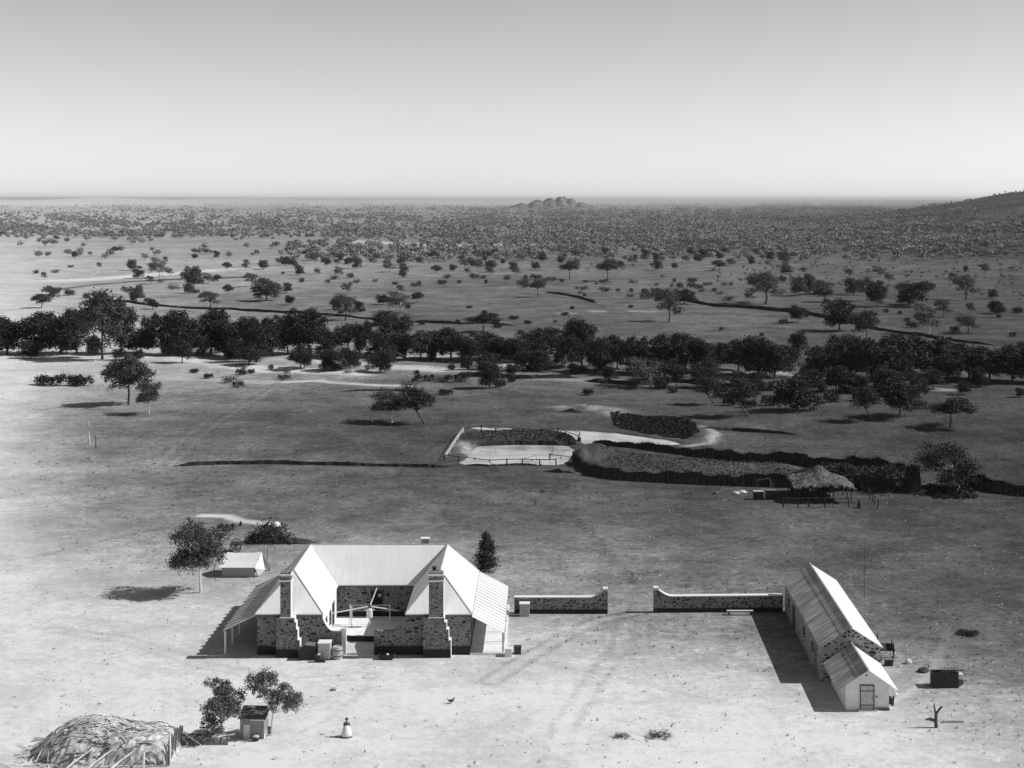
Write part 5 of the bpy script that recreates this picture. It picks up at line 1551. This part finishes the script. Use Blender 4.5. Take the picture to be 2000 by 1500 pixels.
# ------------------------------------------------------------------ pond fence
def rail_fence(posts_px, label, hh=.95, m='wood_d', rails=(.88,), name='rail_fence'):
    b0 = G(*posts_px[0]); e = empty(name, tuple(b0), label, 'fence')
    q = [G(*a) for a in posts_px]
    for v in q:
        MB().tube((v.x - b0.x, v.y - b0.y, v.z - b0.z - .2), (v.x - b0.x, v.y - b0.y, v.z - b0.z + hh), .1, .085, 6).build('post', M[m], e)
    for a, b_ in zip(q[:-1], q[1:]):
        for r_ in rails:
            MB().tube((a.x - b0.x, a.y - b0.y - .08, a.z - b0.z + hh * r_), (b_.x - b0.x, b_.y - b0.y - .08, b_.z - b0.z + hh * r_), .065, .06, 5).build('rail', M[m], e)
    return e
rail_fence([(869, 900), (896, 903), (927, 906), (956, 908), (990, 908), (1020, 908), (1054, 908), (1086, 909)], 'dark post and rail fence along near edge of the fenced pond')
rail_fence([(869, 899), (878, 886), (886, 873), (895, 860), (905, 848)], 'pale post and rail fence up the left side of the fenced pond', m='wood_p', rails=(.9, .5))
rail_fence([(905, 847), (940, 847), (968, 847), (998, 848), (1028, 848), (1058, 848), (1090, 848), (1130, 862)], 'dark rail fence along the far bank behind the fenced pond', rails=(.9,))
q = G(1047, 907)
e = empty('broken_gate', tuple(q), 'broken pole gate leaning on the near pond fence', 'gate')
MB().tube((-1.8, 0, .9), (.0, -.1, 1.35), .035, .03, 5).build('pole', M['wood_m'], e)
MB().tube((-1.8, 0, .9), (.1, -.1, .55), .035, .03, 5).build('pole', M['wood_m'], e)
MB().tube((0, -.1, 1.35), (.15, -.1, 0), .04, .04, 5).build('upright', M['wood_m'], e)
q = G(1078, 905)
e = empty('windlass', tuple(q), 'black windlass with long beam at right end of the fenced pond', 'windlass')
MB().tube((-.3, 0, 0), (-.3, 0, 1.5), .12, .1, 7).build('post', M['wood_d'], e)
MB().tube((-.3, 0, 1.3), (2.6, .1, 1.0), .08, .06, 6).build('beam', M['wood_d'], e)
MB().tube((0, 0, 1.3), (0.05, 0, 2.6), .07, .02, 6).build('handle', M['wood_d'], e)
MB().lathe([(.28, 0), (.3, .4), (.2, .6)], 10, (-.9, 0, 0)).build('weight', M['wood_d'], e)
MB().tube((1.3, 0, 0), (1.3, 0, 1.05), .07, .06, 6).build('support', M['wood_d'], e)
q = G(1131, 862)
e = empty('gate_frame', tuple(q), 'leaning timber frame at the gap between the two ponds', 'frame')
MB().tube((0, 0, 0), (.15, 0, 1.5), .07, .06, 6).build('post', M['wood_m'], e)
MB().tube((.15, 0, 1.5), (-3.0, 1.0, 1.7), .04, .03, 5).build('rail', M['wood_m'], e)
MB().tube((.1, 0, 1.3), (-.6, 0, .6), .04, .03, 5).build('brace', M['wood_m'], e)
MB().box(-.3, .3, -.3, .3, 0, .6).build('footing', M['wood_d'], e)

# ------------------------------------------------------------------ bough hut at the lower left
hx, hy = -30.3, 105.4
bh = empty('bough_hut', (hx, hy, 0), 'domed hut roofed with bleached boughs at lower left', 'hut')
n1, n2 = 40, 20
vs = []; fs = []
g_ = random.Random(21)
def dome(x, y):
    r2 = ((x + .4) / 4.2) ** 2 + ((y - .3) / 3.2) ** 2
    z = 2.35 * max(0, 1 - r2) ** .9
    z2 = 1.75 * max(0, 1 - ((x - 2.6) / 2.6) ** 4 - ((y + .2) / 2.4) ** 4) ** .4
    return max(z, z2)
for j in range(n2 + 1):
    for i in range(n1 + 1):
        x = -4.9 + 10.2 * i / n1; y = -3.1 + 6.8 * j / n2
        z = dome(x, y); vs.append((x, y, z + (g_.uniform(-.09, .09) if z > .05 else -.1)))
for j in range(n2):
    for i in range(n1):
        a = j * (n1 + 1) + i; fs.append((a, a + 1, a + n1 + 2, a + n1 + 1))
MB().add(vs, fs).build('bough_roof', M['bough'], bh)
for nm, mm, cnt, sd_ in (('bough_cover', 'stick', 300, 1), ('bough_litter', 'stick_d', 200, 2)):
    g_ = random.Random(sd_); w_ = MB()
    for i in range(cnt):
        x = g_.uniform(-5.6, 4.8); y = g_.uniform(-3.4, 2.8)
        if i % 4 == 0: x = g_.gauss(-.8, 1.1); y = g_.gauss(.1, .8)
        a = g_.gauss(.15, .5) if g_.random() < .7 else g_.uniform(0, 3.1); L = g_.uniform(.5, 2.2) * (1 if nm == 'bough_cover' else .55)
        x2, y2 = x + L * math.cos(a), y + L * math.sin(a) * .6
        xm_, ym_ = (x + x2) / 2, (y + y2) / 2
        o_ = .03 if mm == 'stick_d' else .08
        w_.path([(x, y, dome(x, y) + o_), (xm_, ym_, max(dome(xm_, ym_), (dome(x, y) + dome(x2, y2)) / 2) + o_ + .03), (x2, y2, dome(x2, y2) + o_)], [.035, .03, .02], 5)
    w_.build(nm, M[mm], bh)['kind'] = 'stuff'
w_ = MB()
for i in range(16):
    y = -2.6 + i * .27; w_.tube((5.15, y, 0), (5.1 + .1 * (i % 3), y, 1.65 - .12 * abs(i - 8) / 3), .07, .06, 5)
w_.build('stake_wall', M['wood_m'], bh)
w_ = MB().path([(3.7, -3.2, 0), (3.75, -3.15, 1.1)], [.09, .08], 6).path([(3.4, -3.2, .9), (4.4, -2.9, 1.5), (5.3, -2.4, 2.15)], [.07, .07, .06], 6).path([(5.3, -2.4, 0), (5.3, -2.4, 2.1)], [.08, .07], 6)
w_.build('door_post', M['stick'], bh)
w_ = MB()
for x0, y0 in ((-1.6, -4.0), (-.2, -4.1), (1.4, -3.9)):
    w_.path([(x0, y0, 0), (x0 + .7, y0 + .8, .5), (x0 + 1.7, y0 + 1.7, 1.1)], [.09, .07, .05], 6)
w_.build('leaning_pole', M['stick'], bh)
# low brush windbreak
q = G(338, 1452)
lb = empty('windbreak', tuple(q), 'low brush windbreak running from bough hut to the bushy tree', 'fence')
vs = []; fs = []; g_ = random.Random(4); n = 26
for i in range(n + 1):
    x = i / n * 3.9; e_ = g_.uniform(.75, 1.1)
    vs += [(x, -.35, 0), (x, -.22 + g_.uniform(-.05, .05), .42 * e_), (x, .2, .62 * e_), (x, .5, 0)]
for i in range(n):
    for k in range(3): a = i * 4 + k; fs.append((a, a + 4, a + 5, a + 1))
MB().add(vs, fs).build('brush_core', M['wood_m'], lb)
w_ = MB()
for i in range(60):
    x = g_.uniform(0, 3.6); w_.tube((x, g_.uniform(-.3, .3), g_.uniform(.3, .6)), (x + g_.uniform(.2, 1), g_.uniform(-.4, .4), g_.uniform(.15, .75)), .03, .02, 4)
w_.build('boughs', M['stick'], lb)

# outhouse
q = G(492, 1443)
oh = empty('outhouse', tuple(q), 'little slab outhouse with sloping iron roof between two trees', 'outhouse', None, R(-4))
w_ = MB()
for i in range(9):
    z = i * .155
    w_.box(-.85, .85, 0, .05 + .004 * (i % 2), z, z + .15); 
w_.box(-.85, -.8, .06, 1.35, 0, 1.5)
w_.build('wall', M['slab'], oh)
MB().box(.8, .86, .06, 1.35, 0, 1.45).build('wall', M['lime'], oh)
MB().box(-.6, -.15, -.035, -.003, 0, 1.0).build('door', M['lime_d'], oh)
w_ = MB()
vs = []; fs = []
for i in range(21):
    x = -1.0 + i * .1; j = .02 * (i % 2); vs += [(x, -.15, 1.45 + j), (x, 1.5, 1.85 + j)]
for i in range(20): fs.append((2 * i, 2 * i + 2, 2 * i + 3, 2 * i + 1))
MB().shell(vs, fs, .05).build('roof', M['wood_m'], oh)
MB().box(-.05, 1.0, -.22, -.16, 1.36, 1.42).build('eave_board', M['white'], oh)
q = G(500, 1447)
bl = empty('tub', tuple(q), 'small round tub with a pale rim in front of outhouse', 'tub')
MB().lathe([(.17, 0), (.22, .15), (.2, .3)], 14).build('staves', M['wood_d'], bl)
MB().lathe([(.22, .301), (.22, .36), (.12, .38)], 14).build('rim', M['white'], bl)
q = G(524, 1432)
bl = empty('crate', tuple(q), 'small open crate on the ground right of the outhouse', 'crate')
MB().box(-.22, .22, -.2, -.17, .05, .42).box(-.22, .22, .17, .2, .05, .42).box(-.22, -.19, -.169, .169, .05, .42).box(.19, .22, -.169, .169, .05, .42).build('slats', M['wood_m'], bl)
MB().box(-.19, .19, -.169, .169, .0, .06).build('floor', M['wood_d'], bl)

# ------------------------------------------------------------------ person in a wide white skirt
q = G(677, 1439)
pe = empty('person', tuple(q), 'person in dark bodice and wide white skirt standing in the bare yard', 'person')
def skin_body(name, joints, edges, radii, m, parent):
    me = bpy.data.meshes.new(name); me.from_pydata(joints, edges, []); me.update(); me.materials.append(m)
    o = link(me, name, parent)
    md = o.modifiers.new('skin', 'SKIN'); md.use_smooth_shade = True
    o.data.skin_vertices[0].data[0].use_root = True
    for i, r_ in enumerate(radii): o.data.skin_vertices[0].data[i].radius = (r_, r_)
    ss = o.modifiers.new('sub', 'SUBSURF'); ss.levels = 1; ss.render_levels = 2
    return o
K = .86
J = [(0, 0, .78), (0, 0, .95), (0, 0, 1.12), (0, 0, 1.22), (0, 0, 1.36), (0, -.01, 1.45), (-.16, 0, 1.14), (-.22, .02, .95), (-.2, -.08, .78), (.16, 0, 1.14), (.22, .02, .95), (.2, -.08, .78), (-.08, 0, .45), (-.08, 0, .05), (-.08, -.1, .02), (.08, 0, .45), (.08, 0, .05), (.08, -.1, .02),
     (-.19, -.12, .70), (.19, -.12, .70)]
J = [(x * K, y * K, z * K) for x, y, z in J]
E = [(0, 1), (1, 2), (2, 3), (3, 4), (4, 5), (2, 6), (6, 7), (7, 8), (8, 18), (2, 9), (9, 10), (10, 11), (11, 19), (0, 12), (12, 13), (13, 14), (0, 15), (15, 16), (16, 17)]
RR = [.12, .1, .13, .045, .085, .075, .055, .045, .032, .055, .045, .032, .07, .045, .035, .07, .045, .035, .028, .028]
skin_body('body', J, E, [r_ * K for r_ in RR], M['skin'], pe)
MB().lathe([(.40, .03), (.36, .3), (.25, .62), (.15, .84)], 20).build('skirt', M['cloth_w'], pe, smooth=True)
MB().lathe([(.405, .0), (.40, .1)], 20).build('skirt_band', M['cloth_d'], pe)  # dark band round the foot of the skirt
w_ = MB().lathe([(.155, .82), (.15, .92), (.17, .99), (.08, 1.06)], 16)
w_.tube((-.15, 0, .99), (-.2, .01, .8), .065, .05, 8).tube((.15, 0, .99), (.2, .01, .8), .065, .05, 8)
w_.build('bodice', M['cloth_d'], pe, smooth=True)
MB().lathe([(.1, 1.2), (.105, 1.27), (.08, 1.34), (.03, 1.36)], 14).build('hair', M['wood_d'], pe, smooth=True)

# ------------------------------------------------------------------ haze over the plain
hm = bpy.data.materials.new('dusty_air'); hm.use_nodes = True
nt = hm.node_tree; nt.nodes.clear()
pv = nt.nodes.new('ShaderNodeVolumePrincipled'); pv.inputs['Color'].default_value = (.9, .9, .9, 1); pv.inputs['Density'].default_value = HAZE
pv.inputs['Anisotropy'].default_value = 0.2
mo_ = nt.nodes.new('ShaderNodeOutputMaterial'); nt.links.new(pv.outputs[0], mo_.inputs['Volume'])
zmin = float(GZ.min()) - 1.0; zmax = float(GZ.max()) + 12
X0, Y0, Y1 = float(AX.max()) + 500, float(AY.min()) - 50, float(AY.max()) + 500
hb_ = MB().box(-X0, X0, Y0, Y1, zmin, zmax).build('haze', hm)
hb_['kind'] = 'stuff'
